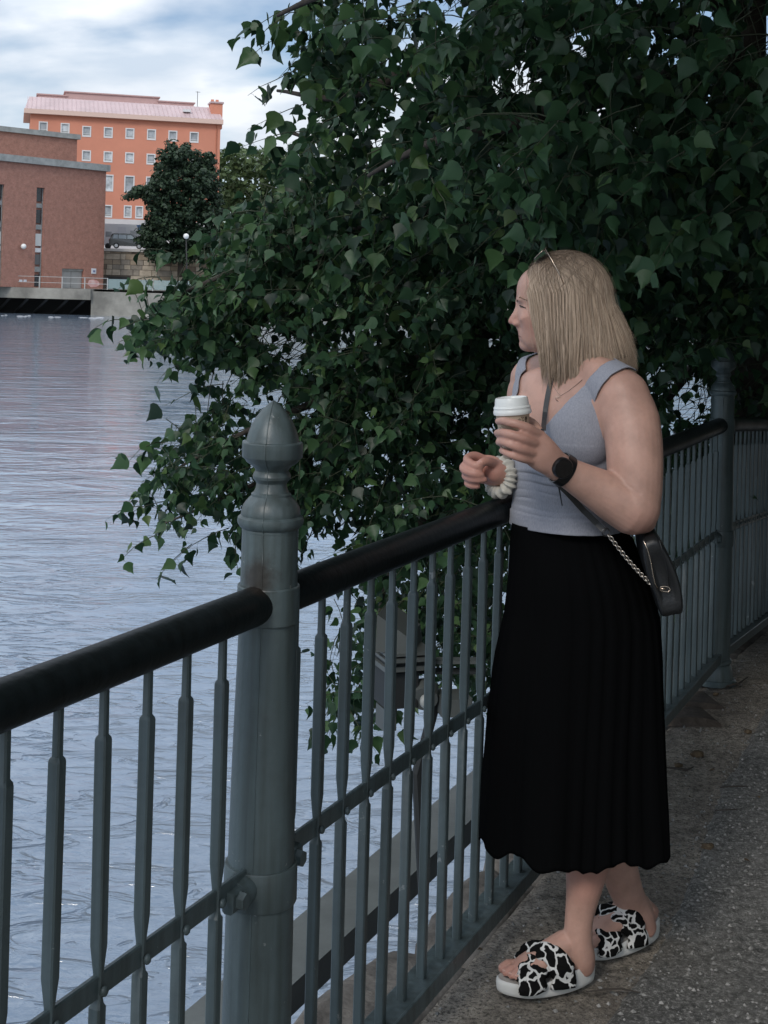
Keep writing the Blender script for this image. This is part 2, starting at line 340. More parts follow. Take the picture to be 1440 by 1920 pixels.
# gravel, thickest on the worn asphalt
M_GRAV = mat('gravel_grey', (0.15, 0.15, 0.14), 0.85, col2=(0.34, 0.33, 0.31), vscale=35, coord='Object', lo=0.42, hi=0.64)
mb = MB(); rnd = random.Random(3)
octa = [(1, 0, 0), (-1, 0, 0), (0, 1, 0), (0, -1, 0), (0, 0, 1), (0, 0, -1)]; ofc = [(0, 2, 4), (2, 1, 4), (1, 3, 4), (3, 0, 4), (2, 0, 5), (1, 2, 5), (3, 1, 5), (0, 3, 5)]
cnt = 0; Vg = []; Fg = []
while cnt < 22000:
    s = rnd.uniform(0.1, 5.2); t = rnd.uniform(-0.02, 2.0); te = tedge(s)
    if rnd.random() > (0.95 if t > te - 0.03 else 0.30 + 0.4 * max(0, fbm(s, t, 3))): continue
    r = 0.0016 + 0.0066 * rnd.random() ** 3.0
    if rnd.random() < 0.002: r *= 2.2
    p = ST(s, t); z = hgt(s, t) + (0.008 if t > te else 0) + r * 0.25
    a = rnd.random() * 6.28; ca, sa = math.cos(a), math.sin(a); e = rnd.uniform(0.6, 1.3); b = len(Vg)
    for v in octa:
        x, y, q = v[0] * r * e * rnd.uniform(.7, 1.2), v[1] * r * rnd.uniform(.7, 1.2), v[2] * r * rnd.uniform(.4, .9)
        Vg.append((p.x + x * ca - y * sa, p.y + x * sa + y * ca, z + q))
    Fg += [tuple(i + b for i in f) for f in ofc]; cnt += 1
tag(mesh('gravel', Vg, Fg, M_GRAV), kind='stuff')
# quay coping stones and wall under the fence
rnd = random.Random(11)
qw = mesh('quay_wall', *(lambda A: (A.V, A.F))(MB().box(ST(40, -0.32, ZW / 2 - 0.9), FD * 60, FN * 0.20, Vector((0, 0, 1.0)))), M_STONE); tag(qw, kind='structure')
s = -6.0
while s < 14:
    L = rnd.uniform(0.45, 0.95); out_ = -0.20 - rnd.uniform(0.0, 0.10)
    z0 = gz(s + L / 2)
    bm = bmesh.new(); bmesh.ops.create_grid(bm, x_segments=1, y_segments=1, size=1)
    bm.free()
    nx, ny, nz_ = 14, 6, 5
    mbq = MB()
    # rounded uneven block from a lattice surface
    bm = bmesh.new(); bmesh.ops.create_cube(bm, size=2)
    bmesh.ops.subdivide_edges(bm, edges=bm.edges, cuts=7, use_grid_fill=True)
    c = ST(s + L / 2, (out_ - 0.04) / 2, z0 - 0.13)
    hs, ht, hz = L / 2 - 0.006, (abs(out_) - 0.04) / 2 + 0.02, 0.115
    for v in bm.verts:
        q = v.co.copy(); k = 0.9 + 0.1 / max(1, (abs(q.x) ** 6 + abs(q.y) ** 6 + abs(q.z) ** 6))
        l = (abs(q.x) ** 8 + abs(q.y) ** 8 + abs(q.z) ** 8) ** (1 / 8); q = q / l
        p = c + FD * (q.x * hs) + FN * (q.y * ht) + Vector((0, 0, q.z * hz))
        nn = noise.noise_vector(p * 5) * 0.030 + noise.noise_vector(p * 17) * 0.012 + noise.noise_vector(p * 50) * 0.004
        v.co = p + nn
    me = bpy.data.meshes.new('coping_stone'); bm.to_mesh(me); bm.free(); me.materials.append(M_STONE); me.shade_smooth()
    o = bpy.data.objects.new('coping_stone', me); _link(o, qw)
    s += L
# steel beam over the water, with the brackets that tie it to the quay
ZB = -0.9
a1 = UZ(548, 1847, ZB) - FP; tb = a1.dot(FN); wB = 0.235
bs = MB().box(ST(6, tb - wB / 2, ZB - 0.055), FD * 14, FN * (wB / 2), Vector((0, 0, 0.055))).build('service_beam', M_BEAM)
tag(bs, 'long grey steel beam running over the water beside the quay behind the balusters', 'beam')
for sb in (2.05, 7.2, 12.0):
    br = MB().box(ST(sb, (tb - 0.2) / 2, ZB - 0.08), FD * 0.10, FN * ((abs(tb) - 0.2) / 2), Vector((0, 0, 0.02))).build('bracket', M_CONC, bs)

# ================================================================== iron fence
fence = empty('iron_fence', ST(0, 0), 'grey-green cast iron riverside fence with round black handrail', 'fence')
RZ = math.atan2(FD.y, FD.x)
def sect(levels, b=0.0022):
    V = []; Fc = []
    for z, hx, hy in levels:
        bb = min(b, hx * 0.45, hy * 0.45)
        V += [(hx - bb, -hy, z), (hx, -hy + bb, z), (hx, hy - bb, z), (hx - bb, hy, z), (-hx + bb, hy, z), (-hx, hy - bb, z), (-hx, -hy + bb, z), (-hx + bb, -hy, z)]
    for i in range(len(levels) - 1):
        for k in range(8): Fc.append((i * 8 + k, i * 8 + (k + 1) % 8, i * 8 + 8 + (k + 1) % 8, i * 8 + 8 + k))
    Fc.append(tuple(range(7, -1, -1))); m = (len(levels) - 1) * 8; Fc.append(tuple(m + k for k in range(8)))
    return V, Fc
h = 0.0092
lv = [(0.128, h, h), (0.588, h, h), (0.592, h * .72, h * .8), (0.600, h * .5, h * .75), (0.632, h * .45, h * .75), (0.645, h * .62, h * .85), (0.672, h, h), (0.948, h, h), (0.952, h * .93, h * .93), (0.956, h * .66, h * .66), (1.035, h * .62, h * .62)]
def bar_variant(i):
    rr = random.Random(i); V, Fc = sect(lv)
    V = [(x + 0.0009 * math.sin(z * 7 + i) + rr.uniform(-.0003, .0003), y + 0.0008 * math.sin(z * 5 + 2 * i), z) for x, y, z in V]
    me = bpy.data.meshes.new('baluster'); me.from_pydata(V, [], Fc); me.materials.append(M_PAINT); me.update(); me.shade_smooth(); autosmooth(me, 35); return me
bars = [bar_variant(i) for i in range(5)]
A = MB().ball((0, 0, 0), (0.0075, 0.005, 0.0075), 10, 6); rv = bpy.data.meshes.new('rivet'); rv.from_pydata([tuple(v) for v in A.V], [], A.F); rv.materials.append(M_PAINT); rv.shade_smooth()
pos = [0.093 + 0.1007 * k for k in range(36)] + [-0.139 - 0.1007 * k for k in range(35)] + [S2 + 0.12 + 0.1007 * k for k in range(36)] + [S2 * 2 + 0.13 + 0.1007 * k for k in range(22)]
rb = random.Random(5)
for k, s in enumerate(pos):
    z = gz(s)
    o = inst('baluster', bars[k % 5], fence, ST(s, 0, z), (0, 0, RZ + rb.uniform(-.02, .02)))
    if s > -1.5:
        r_ = inst('rivet', rv, o, ST(s + 0.009, 0.014, z + 0.612)); r_.parent = fence; r_.location = ST(s, 0.0125, z + 0.612) - WL[fence.name]; r_.rotation_euler = (0, 0, RZ)
def rails(s0, s1, nm=True):
    z0, z1 = gz(s0), gz(s1)
    a, b = ST(s0, 0, z0), ST(s1, 0, z1); d = (b - a); up = Vector((0, 0, 1))
    # handrail: many rings, tiny wobble
    n = 24; P = [a + d * (i / n) + Vector((0, 0, 1.05)) + noise.noise_vector(Vector((s0 + i * .3, 0, 0))) * 0.0012 for i in range(n + 1)]
    r = 0.0315
    MB().tube([P[0] - d.normalized() * 0.012] + P + [P[-1] + d.normalized() * 0.012], [r * .8] + [r] * (n + 1) + [r * .8], 28).build('handrail', M_RAIL, fence, auto=40)
    hd = d / 2; c = (a + b) / 2
    MB().bbox(c + up * 0.616 + FN * 0.0, FN * 0.0045, up * 0.0165, hd, 0.002).build('mid_rail', M_PAINT, fence)
    # bottom rail: angle iron, flange under the balusters and a lip towards the path
    A = MB().bbox(c + up * 0.1245 - FN * 0.004, FN * 0.030, up * 0.0035, hd, 0.0015); A.bbox(c + up * 0.112 + FN * 0.0292, FN * 0.0036, up * 0.019, hd, 0.0015)
    A.build('bottom_rail', M_PAINT, fence)
rails(0.035, S2 - 0.03); rails(-S2 + 0.03, -0.035); rails(S2 + 0.045, 2 * S2 + 0.02); rails(2 * S2 + 0.1, 2 * S2 + 2.4)
def post(s, full=True):
    z = gz(s) if s > S2 + .2 else 0.0
    base = ST(s, 0, z); k = 0.000873
    def Z(y): return 1.567 - (y - 535) * k
    prof = [(0.085, 0.0), (0.085, 0.012), (0.078, 0.02), (0.072, 0.022), (0.070, 0.05), (0.062, 0.075), (0.058, 0.08), (0.064, 0.086), (0.064, 0.098), (0.057, 0.104)]
    prof += [(0.057, 0.30), (0.0555, 0.55), (0.052, 0.80), (0.0475, 1.0), (0.0465, Z(1060)), (0.0462, Z(996))]
    post_o = MB().lathe(prof, base, 40).build('post', M_PAINT, fence, auto=28)
    fin = [(52.5, 997), (53.5, 993), (53.0, 989.5), (57, 987), (61, 981), (62.5, 975), (61.5, 969), (58, 966), (55.5, 965), (56, 962), (55.5, 957), (53, 948), (48, 940), (41, 932), (37.5, 929), (37.5, 925), (33, 922), (29.5, 914), (28.5, 905), (31, 901), (35, 897), (36, 892), (34, 886), (30.5, 882), (33, 877), (40, 871), (48, 866), (51, 861), (56, 857), (57, 855), (57, 830), (55.5, 828), (50.0, 826.5), (49.5, 825), (47.8, 817), (44.5, 806), (39.5, 795), (33.5, 784), (27, 775), (19.5, 766), (12.5, 759), (6.5, 754), (2.5, 751.3), (1, 750.7)]
    f_o = MB().lathe([(r * k, Z(y)) for r, y in fin], base, 40).build('finial', M_PAINT, post_o, auto=28)
    # casting seams up front and back
    for sgn, ang in ((1, 4.55), (1, 1.4)):
        ca, sa = math.cos(ang), math.sin(ang); P = []
        for r, zz in [p for p in prof if p[1] > 0.1]: P.append(base + Vector((ca * (r - .0002), sa * (r - .0002), zz)))
        P2 = [base + Vector((ca * (r * k - .0002), sa * (r * k - .0002), Z(y))) for r, y in fin[:-1]]
        MB().tube(P + P2, 0.0011, 6).build('seam', M_PAINT, post_o, smooth=True)
    MB().lathe([(0.0500, 1.017), (0.0512, 1.019), (0.0512, 1.076), (0.050, 1.078)], base, 40).build('collar', M_PAINT, post_o, auto=28)
    MB().lathe([(0.0590, 0.562), (0.0602, 0.565), (0.0598, 0.622), (0.0585, 0.625)], base, 40).build('collar', M_PAINT, post_o, auto=28)
    # bolt boss where the mid rail meets the post
    for sg in (-1, 1):
        c = base + Vector((0, 0, 0.600)) + FD * (sg * 0.064)
        A = MB().tube([c - FD * sg * 0.015, c + FD * sg * 0.02], [0.026, 0.021], 20)
        A.bbox(c + FD * sg * 0.030 + FN * 0.007, FN * 0.010, Vector((0, 0, 0.017)), FD * 0.02, 0.004)
        A.build('bolt_boss', M_PAINT, post_o, auto=30)
        c2 = c + FD * sg * 0.030 + FN * 0.016
        MB().tube([c2, c2 + FN * 0.013], [0.0145, 0.0135], 6).build('nut', M_PAINT, post_o)
    return post_o
post(0); post(S2)
for s in (-S2, 2 * S2 + 0.06): post(s)
# ================================================================== far bank
M_BRICK = None
def brick_mat(name, c1, c2, mortar, sx=0.26, sz=0.075):
    m = bpy.data.materials.new(name); m.use_nodes = True; nt = m.node_tree; p = nt.nodes['Principled BSDF']; p.inputs['Roughness'].default_value = 0.9
    tc = N(nt, 'ShaderNodeTexCoord'); sp = N(nt, 'ShaderNodeSeparateXYZ'); nt.links.new(tc.outputs['Object'], sp.inputs[0])
    ad = N(nt, 'ShaderNodeMath', operation='ADD'); nt.links.new(sp.outputs[0], ad.inputs[0]); nt.links.new(sp.outputs[1], ad.inputs[1])
    cb = N(nt, 'ShaderNodeCombineXYZ'); nt.links.new(ad.outputs[0], cb.inputs[0]); nt.links.new(sp.outputs[2], cb.inputs[1])
    b = N(nt, 'ShaderNodeTexBrick'); b.inputs['Color1'].default_value = (*c1, 1); b.inputs['Color2'].default_value = (*c2, 1); b.inputs['Mortar'].default_value = (*mortar, 1)
    b.inputs['Scale'].default_value = 1; b.inputs['Brick Width'].default_value = sx; b.inputs['Row Height'].default_value = sz; b.inputs['Mortar Size'].default_value = 0.012
    nt.links.new(cb.outputs[0], b.inputs['Vector'])
    no = N(nt, 'ShaderNodeTexNoise'); no.inputs['Scale'].default_value = 2.2; no.inputs['Detail'].default_value = 8; no.inputs['Roughness'].default_value = 0.75; nt.links.new(tc.outputs['Object'], no.inputs['Vector'])
    r = N(nt, 'ShaderNodeValToRGB'); r.color_ramp.elements[0].position = 0.3; r.color_ramp.elements[0].color = (0.72, 0.72, 0.72, 1); r.color_ramp.elements[1].position = 0.7; r.color_ramp.elements[1].color = (1.2, 1.2, 1.2, 1); nt.links.new(no.outputs[0], r.inputs[0])
    mx = N(nt, 'ShaderNodeMixRGB', blend_type='MULTIPLY'); mx.inputs[0].default_value = 1; nt.links.new(b.outputs[0], mx.inputs[1]); nt.links.new(r.outputs[0], mx.inputs[2]); nt.links.new(mx.outputs[0], p.inputs['Base Color'])
    return m
M_BRICK = brick_mat('red_brown_brick', (0.40, 0.16, 0.115), (0.33, 0.125, 0.09), (0.34, 0.24, 0.19))
M_ORANGE = mat('orange_render', (0.64, 0.265, 0.175), 0.9, var=0.05, vscale=0.3)
M_ORANGE_P = mat('pink_plinth_render', (0.62, 0.42, 0.38), 0.9, var=0.05, vscale=0.3)
M_WHITE = mat('white_frame_paint', (0.72, 0.72, 0.72), 0.6)
M_ROOF = mat('pale_pink_sheet_roof', (0.55, 0.42, 0.42), 0.5, var=0.08, vscale=0.5)
M_COPE = mat('grey_coping', (0.30, 0.31, 0.30), 0.8, var=0.2, vscale=1.2)
def glass(name, col, rough=0.12): return mat(name, col, rough, 0, 0.8, var=0.35, vscale=0.9)
M_GL = glass('window_glass_curtained', (0.34, 0.36, 0.38)); M_GLD = glass('window_glass_dark', (0.02, 0.024, 0.028), 0.25)
M_GREYP = mat('grey_panel', (0.33, 0.33, 0.32), 0.6, var=0.08, vscale=1)
M_GLW = mat('pale_panel', (0.62, 0.63, 0.61), 0.6)
UP = Vector((0, 0, 1))
class Facade:
    def __init__(s, x0, D0, x1, D1, yref=541):
        a, b = U(x0, yref, D0), U(x1, yref, D1); a.z = b.z = 0
        s.o = a; s.a = (b - a).normalized(); s.L = (b - a).length; s.n = Vector((s.a.y, -s.a.x, 0))   # towards the camera
        if s.n.y > 0: s.n = -s.n
    def hit(s, x, y):
        r = ray(x, y); c = Vector((0, 0, H)); t = (s.o - c).dot(s.n) / r.dot(s.n); p = c + r * t
        return ((p - s.o).dot(s.a), p.z)
    def P(s, u, z, d=0.0): return s.o + s.a * u + UP * z + s.n * d
    def box(s, mb, u0, u1, z0, z1, d0, d1):
        return mb.box(s.P((u0 + u1) / 2, (z0 + z1) / 2, (d0 + d1) / 2), s.a * ((u1 - u0) / 2), s.n * ((d1 - d0) / 2), UP * ((z1 - z0) / 2))
def wall_with_holes(f, u0, u1, z0, z1, holes, thick, depth):
    "front wall sheet cut by rectangular holes, with reveals; plus body behind"
    us = sorted(set([u0, u1] + [h[0] for h in holes] + [h[1] for h in holes])); zs = sorted(set([z0, z1] + [h[2] for h in holes] + [h[3] for h in holes]))
    us = [u for u in us if u0 <= u <= u1]; zs = [z for z in zs if z0 <= z <= z1]
    mb = MB()
    for i in range(len(us) - 1):
        for j in range(len(zs) - 1):
            cu, cz = (us[i] + us[i + 1]) / 2, (zs[j] + zs[j + 1]) / 2
            if any(h[0] < cu < h[1] and h[2] < cz < h[3] for h in holes): continue
            mb.add([f.P(us[i], zs[j]), f.P(us[i + 1], zs[j]), f.P(us[i + 1], zs[j + 1]), f.P(us[i], zs[j + 1])], [(0, 1, 2, 3)])
    for h in holes:
        a, b, c, d = h; q = -thick
        for (p1, p2) in (((a, c), (b, c)), ((b, c), (b, d)), ((b, d), (a, d)), ((a, d), (a, c))):
            mb.add([f.P(*p1), f.P(*p2), f.P(*p2, q), f.P(*p1, q)], [(0, 1, 2, 3)])
        mb.add([f.P(a, c, q), f.P(b, c, q), f.P(b, d, q), f.P(a, d, q)], [(0, 1, 2, 3)])
    # sides, back, top
    mb.add([f.P(u0, z0), f.P(u0, z1), f.P(u0, z1, -depth), f.P(u0, z0, -depth)], [(0, 1, 2, 3)])
    mb.add([f.P(u1, z0), f.P(u1, z1), f.P(u1, z1, -depth), f.P(u1, z0, -depth)], [(0, 1, 2, 3)])
    mb.add([f.P(u0, z0, -depth), f.P(u1, z0, -depth), f.P(u1, z1, -depth), f.P(u0, z1, -depth)], [(0, 1, 2, 3)])
    mb.add([f.P(u0, z1), f.P(u1, z1), f.P(u1, z1, -depth), f.P(u0, z1, -depth)], [(0, 1, 2, 3)])
    return mb
# ---- ground of the far bank
ZQ = 0.62
fq = Facade(-400, 150, 2400, 152)
M_QUAY = mat('quay_concrete', (0.27, 0.26, 0.23), 0.85, var=0.35, vscale=0.35, bump=0.4, bscale=2, detail=9)
uop = fq.hit(172, 570)[0]
A = MB(); fq.box(A, -200, fq.hit(172, 570)[0], -0.62, ZQ, -0.0, 0.0)
A = MB(); A.add([(-1500, 151.5, ZQ), (1500, 151.5, ZQ), (1500, 1500, ZQ), (-1500, 1500, ZQ)], [(0, 1, 2, 3)])
tag(mesh('far_bank_ground', A.V, A.F, mat('far_pavement', (0.25, 0.24, 0.22), 0.9)), kind='structure')
A = MB(); fq.box(A, uop, 400, ZW - 1, ZQ - 0.25, -6, 0.4); B_ = MB(); fq.box(B_, -200, uop, ZW - 1, -0.6, -6, -3.2); tag(B_.build('undercroft_wall', mat('shade_black_wall', (0.02, 0.02, 0.02), 0.9)), kind='structure'); far_wall = A.build('far_quay_wall', M_QUAY); tag(far_wall, kind='structure')  # undercroft wall coloured near black for the shade under the deck
A = MB(); fq.box(A, -200, uop, -0.55, ZQ - 0.02, -6.2, 0.9); deck = A.build('quay_deck', M_QUAY); tag(deck, 'weathered concrete deck jutting over a dark gap below the brick building', 'deck')
M_DK = mat('dark_steel_brace', (0.035, 0.035, 0.035), 0.8)
for px in (20, 54, 90, 128, 160):
    u = fq.hit(px, 575)[0]; A = MB(); A.tube([fq.P(u, -0.6, 0.5), fq.P(u - 2.2, ZW + 0.1, -2.9)], 0.14, 8); A.build('brace', M_DK, deck)
# boulders and foam at the water line
M_FOAM = mat('foam', (0.42, 0.43, 0.45), 0.7)
rr = random.Random(2); A = MB()
for i in range(14):
    px = rr.choice([rr.uniform(5, 60), rr.uniform(95, 215), rr.uniform(0, 240)]); c = UZ(px, 590.5 + (px) * .028 + rr.uniform(-1.0, 1.5), ZW)
    A.ball((c.x, c.y - 0.6, ZW), (rr.uniform(0.1, 0.6), 0.2, rr.uniform(0.02, 0.08)), 8, 5)
tag(A.build('river_foam', M_FOAM, smooth=True), kind='stuff')
# ---- promenade railing: glass panels in thin posts
rl = empty('promenade_railing', fq.P(uop, ZQ, 0.3), 'pale glass and post railing along the far quay edge', 'railing')
M_RP = mat('galvanised_post', (0.42, 0.43, 0.42), 0.5)
m = bpy.data.materials.new('greenish_glass_sheet'); m.use_nodes = True; nt = m.node_tree; p = nt.nodes['Principled BSDF']
p.inputs['Base Color'].default_value = (0.38, 0.50, 0.50, 1); p.inputs['Roughness'].default_value = 0.2; p.inputs['Alpha'].default_value = 0.45; M_GP = m
u = -62.0
us = []
while u < 60: us.append(u + uop); u += 2.45
for i, u in enumerate(us):
    A = MB(); fq.box(A, u - 0.05, u + 0.05, ZQ - 0.02, ZQ + 1.25, 0.25, 0.35); A.build('railing_post', M_RP, rl)
    if i < len(us) - 1 and u > uop + 1.0:
        A = MB(); fq.box(A, u + 0.09, us[i + 1] - 0.09, ZQ + 0.1, ZQ + 1.15, 0.28, 0.31); A.build('glass_panel', M_GP, rl)
    elif i < len(us) - 1:
        for zz in (0.55, 1.18):
            A = MB(); fq.box(A, u + 0.05, us[i + 1] - 0.05, ZQ + zz, ZQ + zz + 0.05, 0.28, 0.32); A.build('rail', M_RP, rl)
# ---- brick building (lower volume in front, higher volume behind)
fb = Facade(-260, 136.5, 193, 158.5)
bb = empty('brick_building', fb.P(fb.L, ZQ), 'red-brown brick river building with tall narrow window strips and a grey double door', 'building')
uR, zT = fb.hit(193, 320); _, zT2 = fb.hit(5, 303); zT = (zT + zT2) / 2; uR = fb.L
strips = [(-8.5, 5.5), (66.5, 81.5)]
holes = []; cells = []
spec = [(352, 377, 'd'), (381, 389, 'g'), (393, 418, 'd'), (421, 430, 'g'), (438, 461, 'p'), (465, 473, 'w'), (477, 496, 'm'), (500, 510, 'g'), (515, 537, 'd')]
for (xa, xb) in strips + [(-84, -69), (-158, -143)]:
    u0 = fb.hit(xa, 445)[0]; u1 = fb.hit(xb, 445)[0]; zt = fb.hit((66.5), 351)[1]; zb = fb.hit(66.5, 538)[1]
    holes.append((u0, u1, zb, zt)); cells.append((u0, u1))
du0, du1 = fb.hit(116, 520)[0], fb.hit(157, 520)[0]; dzt = fb.hit(136, 504)[1]
holes.append((du0, du1, ZQ, dzt))
wall_with_holes(fb, -30, uR, ZQ, zT, holes, 0.5, 14).build('wall', M_BRICK, bb)
A = MB(); fb.box(A, -30.3, uR + 0.35, zT + 0.005, zT + 0.75, -14.3, 0.35); A.build('coping', M_COPE, bb)
mk = {'d': M_GLD, 'g': M_COPE, 'p': M_GLW, 'w': M_WHITE, 'm': mat('dim_glass', (0.13, 0.13, 0.13), 0.3)}
for (u0, u1) in cells:
    fr = MB(); fb.box(fr, u0, u0 + 0.09, holes[0][2], holes[0][3], -0.49, -0.3); fb.box(fr, u1 - 0.09, u1, holes[0][2], holes[0][3], -0.49, -0.3); fo = fr.build('window', M_COPE, bb)
    for ya, yb, k in spec:
        za, zb = fb.hit(72, yb)[1], fb.hit(72, ya)[1]; A = MB(); fb.box(A, u0 + 0.09, u1 - 0.09, za, zb, -0.48, -0.34 if k in 'dm' else -0.28); A.build('pane' if k in 'dm' else 'panel', mk[k], fo)
um = (du0 + du1) / 2
for a_, b_ in ((du0 + 0.04, um - 0.03), (um + 0.03, du1 - 0.04)):
    A = MB(); fb.box(A, a_, b_, ZQ, dzt - 0.25, -0.48, -0.36); A.build('door', M_GREYP, bb)
A = MB(); fb.box(A, du0, du1, dzt - 0.24, dzt, -0.48, -0.2); A.build('door_lintel', M_COPE, bb)
def lampball(x, y, r, f, parent=None):
    u, z = f.hit(x, y)
    return u, z
u, z = fb.hit(40, 462); M_LAMP = mat('opal_lamp_globe', (0.8, 0.8, 0.78), 0.3)
lb = empty('wall_lamp', fb.P(u, z, 0), 'white globe lamp on the brick wall between the window strips', 'lamp')
MB().ball(fb.P(u, z, 0.42), 0.30, 20, 12).build('globe', M_LAMP, lb, smooth=True); MB().tube([fb.P(u, z, 0), fb.P(u, z, 0.15)], 0.1, 8).build('bracket', M_COPE, lb)
# graffiti and little signs
M_GRF = mat('pink_graffiti', (0.62, 0.27, 0.25), 0.9, col2=(0.75, 0.55, 0.52), vscale=1.5); M_SGN = mat('white_sign', (0.66, 0.68, 0.72), 0.6)
u0, z0 = fb.hit(162, 538); u1, z1 = fb.hit(188, 524)
A = MB()
n = 16; cu, cz = (u0 + u1) / 2, (z0 + z1) / 2; hw, hh = (u1 - u0) / 2, (z1 - z0) / 2
rr = random.Random(8); ring = [(cu + hw * math.cos(t) * (0.8 + .35 * rr.random()), cz + hh * math.sin(t) * (0.75 + .4 * rr.random())) for t in [2 * math.pi * i / n for i in range(n)]]
A.add([fb.P(a, b, 0.006) for a, b in ring], [tuple(range(n))]); A.build('graffiti', M_GRF, bb)
u0, z0 = fb.hit(171, 513); u1, z1 = fb.hit(180, 503.5); A = MB(); fb.box(A, u0, u1, z0, z1, 0.0, 0.05); sg = A.build('wall_sign', M_SGN); tag(sg, 'small white sign on the brick wall right of the grey door', 'sign')
A = MB(); fb.box(A, u0 + .2, u1 - .12, z0 + .15, z1 - .2, 0.05, 0.06); A.build('symbol', mat('sign_ink', (0.2, 0.22, 0.35), 0.7), sg)
for q in (36, 44):
    u0, z0 = fb.hit(q, 528); A = MB(); fb.box(A, u0, u0 + 0.4, z0, z0 + 0.22, 0.0, 0.006); A.build('graffiti', M_SGN, bb)
# upper brick volume
fu = Facade(-260, 150, 137, 168)
bu = empty('brick_upper_block', fu.P(fu.L, ZQ), 'taller brick block with grey parapet rising behind the strip-windowed building', 'building')
zT3 = (fu.hit(137, 257)[1] + fu.hit(3, 247)[1]) / 2 - 0.1
wall_with_holes(fu, -30, fu.L, ZQ, zT3, [], 0.4, 12).build('wall', M_BRICK, bu)
A = MB(); fu.box(A, -30.3, fu.L + 0.3, zT3 + 0.005, zT3 + 0.6, -12.3, 0.3); A.build('coping', M_COPE, bu)
u0, z0 = fu.hit(28, 299); u1, z1 = fu.hit(48, 295); A = MB(); fu.box(A, u0, u1, z0, z1, 0.0, 0.12); A.build('vent', M_DK, bu)
# ---- orange building
fo_ = Facade(48, 196, 405, 203)
ob = empty('orange_building', fo_.P(fo_.L / 2, 4), 'orange rendered block with rows of small white-framed windows and a pale pink roof', 'building')
zE = (fo_.hit(48, 213)[1] + fo_.hit(405, 233)[1]) / 2
wins = []
for x, y in ((81, 238), (122, 241), (162.5, 246.5), (203, 248.5), (243.5, 250.5), (284, 252.5), (324, 255), (364, 257.5)): wins.append((x, y, 15, 20, 1))
for x, y in ((162, 292), (202.5, 294), (243, 296), (283, 298.5), (323, 301), (364, 303)): wins.append((x, y, 15, 20, 1))
for x, y in ((203, 343), (242.5, 345), (283, 347), (323, 349), (364, 351)): wins.append((x, y, 17, 31, 0))
for x, y, w_ in ((202, 396, 15), (239.5, 397, 13), (261, 398, 13), (290, 399, 13), (323, 400, 13)): wins.append((x, y, w_, 23, 1))
hl = []
for x, y, w_, h_, sl in wins:
    u0, z1 = fo_.hit(x - w_ / 2, y - h_ / 2); u1, z0 = fo_.hit(x + w_ / 2, y + h_ / 2); hl.append((u0, u1, z0, z1))
zpl = fo_.hit(230, 411)[1]; zgr = 4.4
allh = hl
zsplit = zpl
wall_with_holes(fo_, 0, fo_.L, zpl, zE, hl, 0.28, 12).build('wall', M_ORANGE, ob)
wall_with_holes(fo_, -0.05, fo_.L + 0.05, zgr - 1, zpl - 0.003, [], 0.2, 12.05).build('plinth', mat('white_plinth_render', (0.62, 0.60, 0.60), 0.9, var=0.06, vscale=0.5), ob)
rr = random.Random(4)
M_GLB = glass('window_glass_blind', (0.50, 0.53, 0.55))
for (u0, u1, z0, z1), (x, y, w_, h_, slv) in zip(hl, wins):
    t = 0.11; A = MB()
    fo_.box(A, u0 - .05, u0 + t, z0, z1, -0.27, 0.045); fo_.box(A, u1 - t, u1 + .05, z0, z1, -0.27, 0.045); fo_.box(A, u0 - .05, u1 + .05, z1 - t, z1 + .05, -0.265, 0.05); fo_.box(A, u0 - .05, u1 + .05, z0 - 0.05, z0 + t + .08, -0.265, 0.052)
    if slv: fo_.box(A, u0 + t, u1 - t, z0 + 0.36, z0 + 0.42, -0.262, -0.1)
    wo = A.build('window', M_WHITE, ob)
    A = MB(); fo_.box(A, u0 + t, u1 - t, z0 + t, z1 - t, -0.26, -0.16); A.build('pane', rr.choice([M_GL, M_GL, M_GLB, M_GLB]), wo)
    if slv: A = MB(); fo_.box(A, u0 + t, u1 - t, z0 + t + .06, z0 + t + .2, -0.159, -0.11); A.build('transom', M_COPE, wo)
# mansard roof with standing seams
uL0, zR0 = fo_.hit(42, 206)[0], zE
A = MB(); fo_.box(A, -0.9, fo_.L + 0.3, zE + 0.003, zE + 0.65, -12.6, 0.75); A.build('eaves', mat('pale_fascia', (0.72, 0.53, 0.45), 0.8), ob)
zRt = (fo_.hit(45, 184)[1] + fo_.hit(395, 205)[1]) / 2 + 0.6
Rb, Rt = zE + 0.653, zRt
A = MB(); V = [fo_.P(-0.8, Rb, 0.7), fo_.P(fo_.L + .25, Rb, 0.7), fo_.P(fo_.L - .2, Rt, -2.6), fo_.P(-0.2, Rt, -2.6), fo_.P(-0.8, Rb, -12.4), fo_.P(fo_.L + .25, Rb, -12.4), fo_.P(fo_.L - .2, Rt, -9), fo_.P(-0.2, Rt, -9)]
A.add(V, [(0, 1, 2, 3), (4, 7, 6, 5), (0, 3, 7, 4), (1, 5, 6, 2), (3, 2, 6, 7)]); ro = A.build('roof', M_ROOF, ob)
A = MB(); k = 0
uu = -0.5
while uu < fo_.L:
    p0, p1 = fo_.P(uu, Rb, 0.7), fo_.P(uu * 0.985 + 0.1, Rt, -2.6); A.box((p0 + p1) / 2 + UP * 0.04, (p1 - p0) / 2, fo_.a * 0.03, fo_.n * 0.05); uu += 0.62
sm = A.build('seams', M_ROOF, ro); sm['kind'] = 'stuff'
M_PH = mat('penthouse_sheet', (0.50, 0.33, 0.31), 0.7, var=0.06, vscale=0.6)
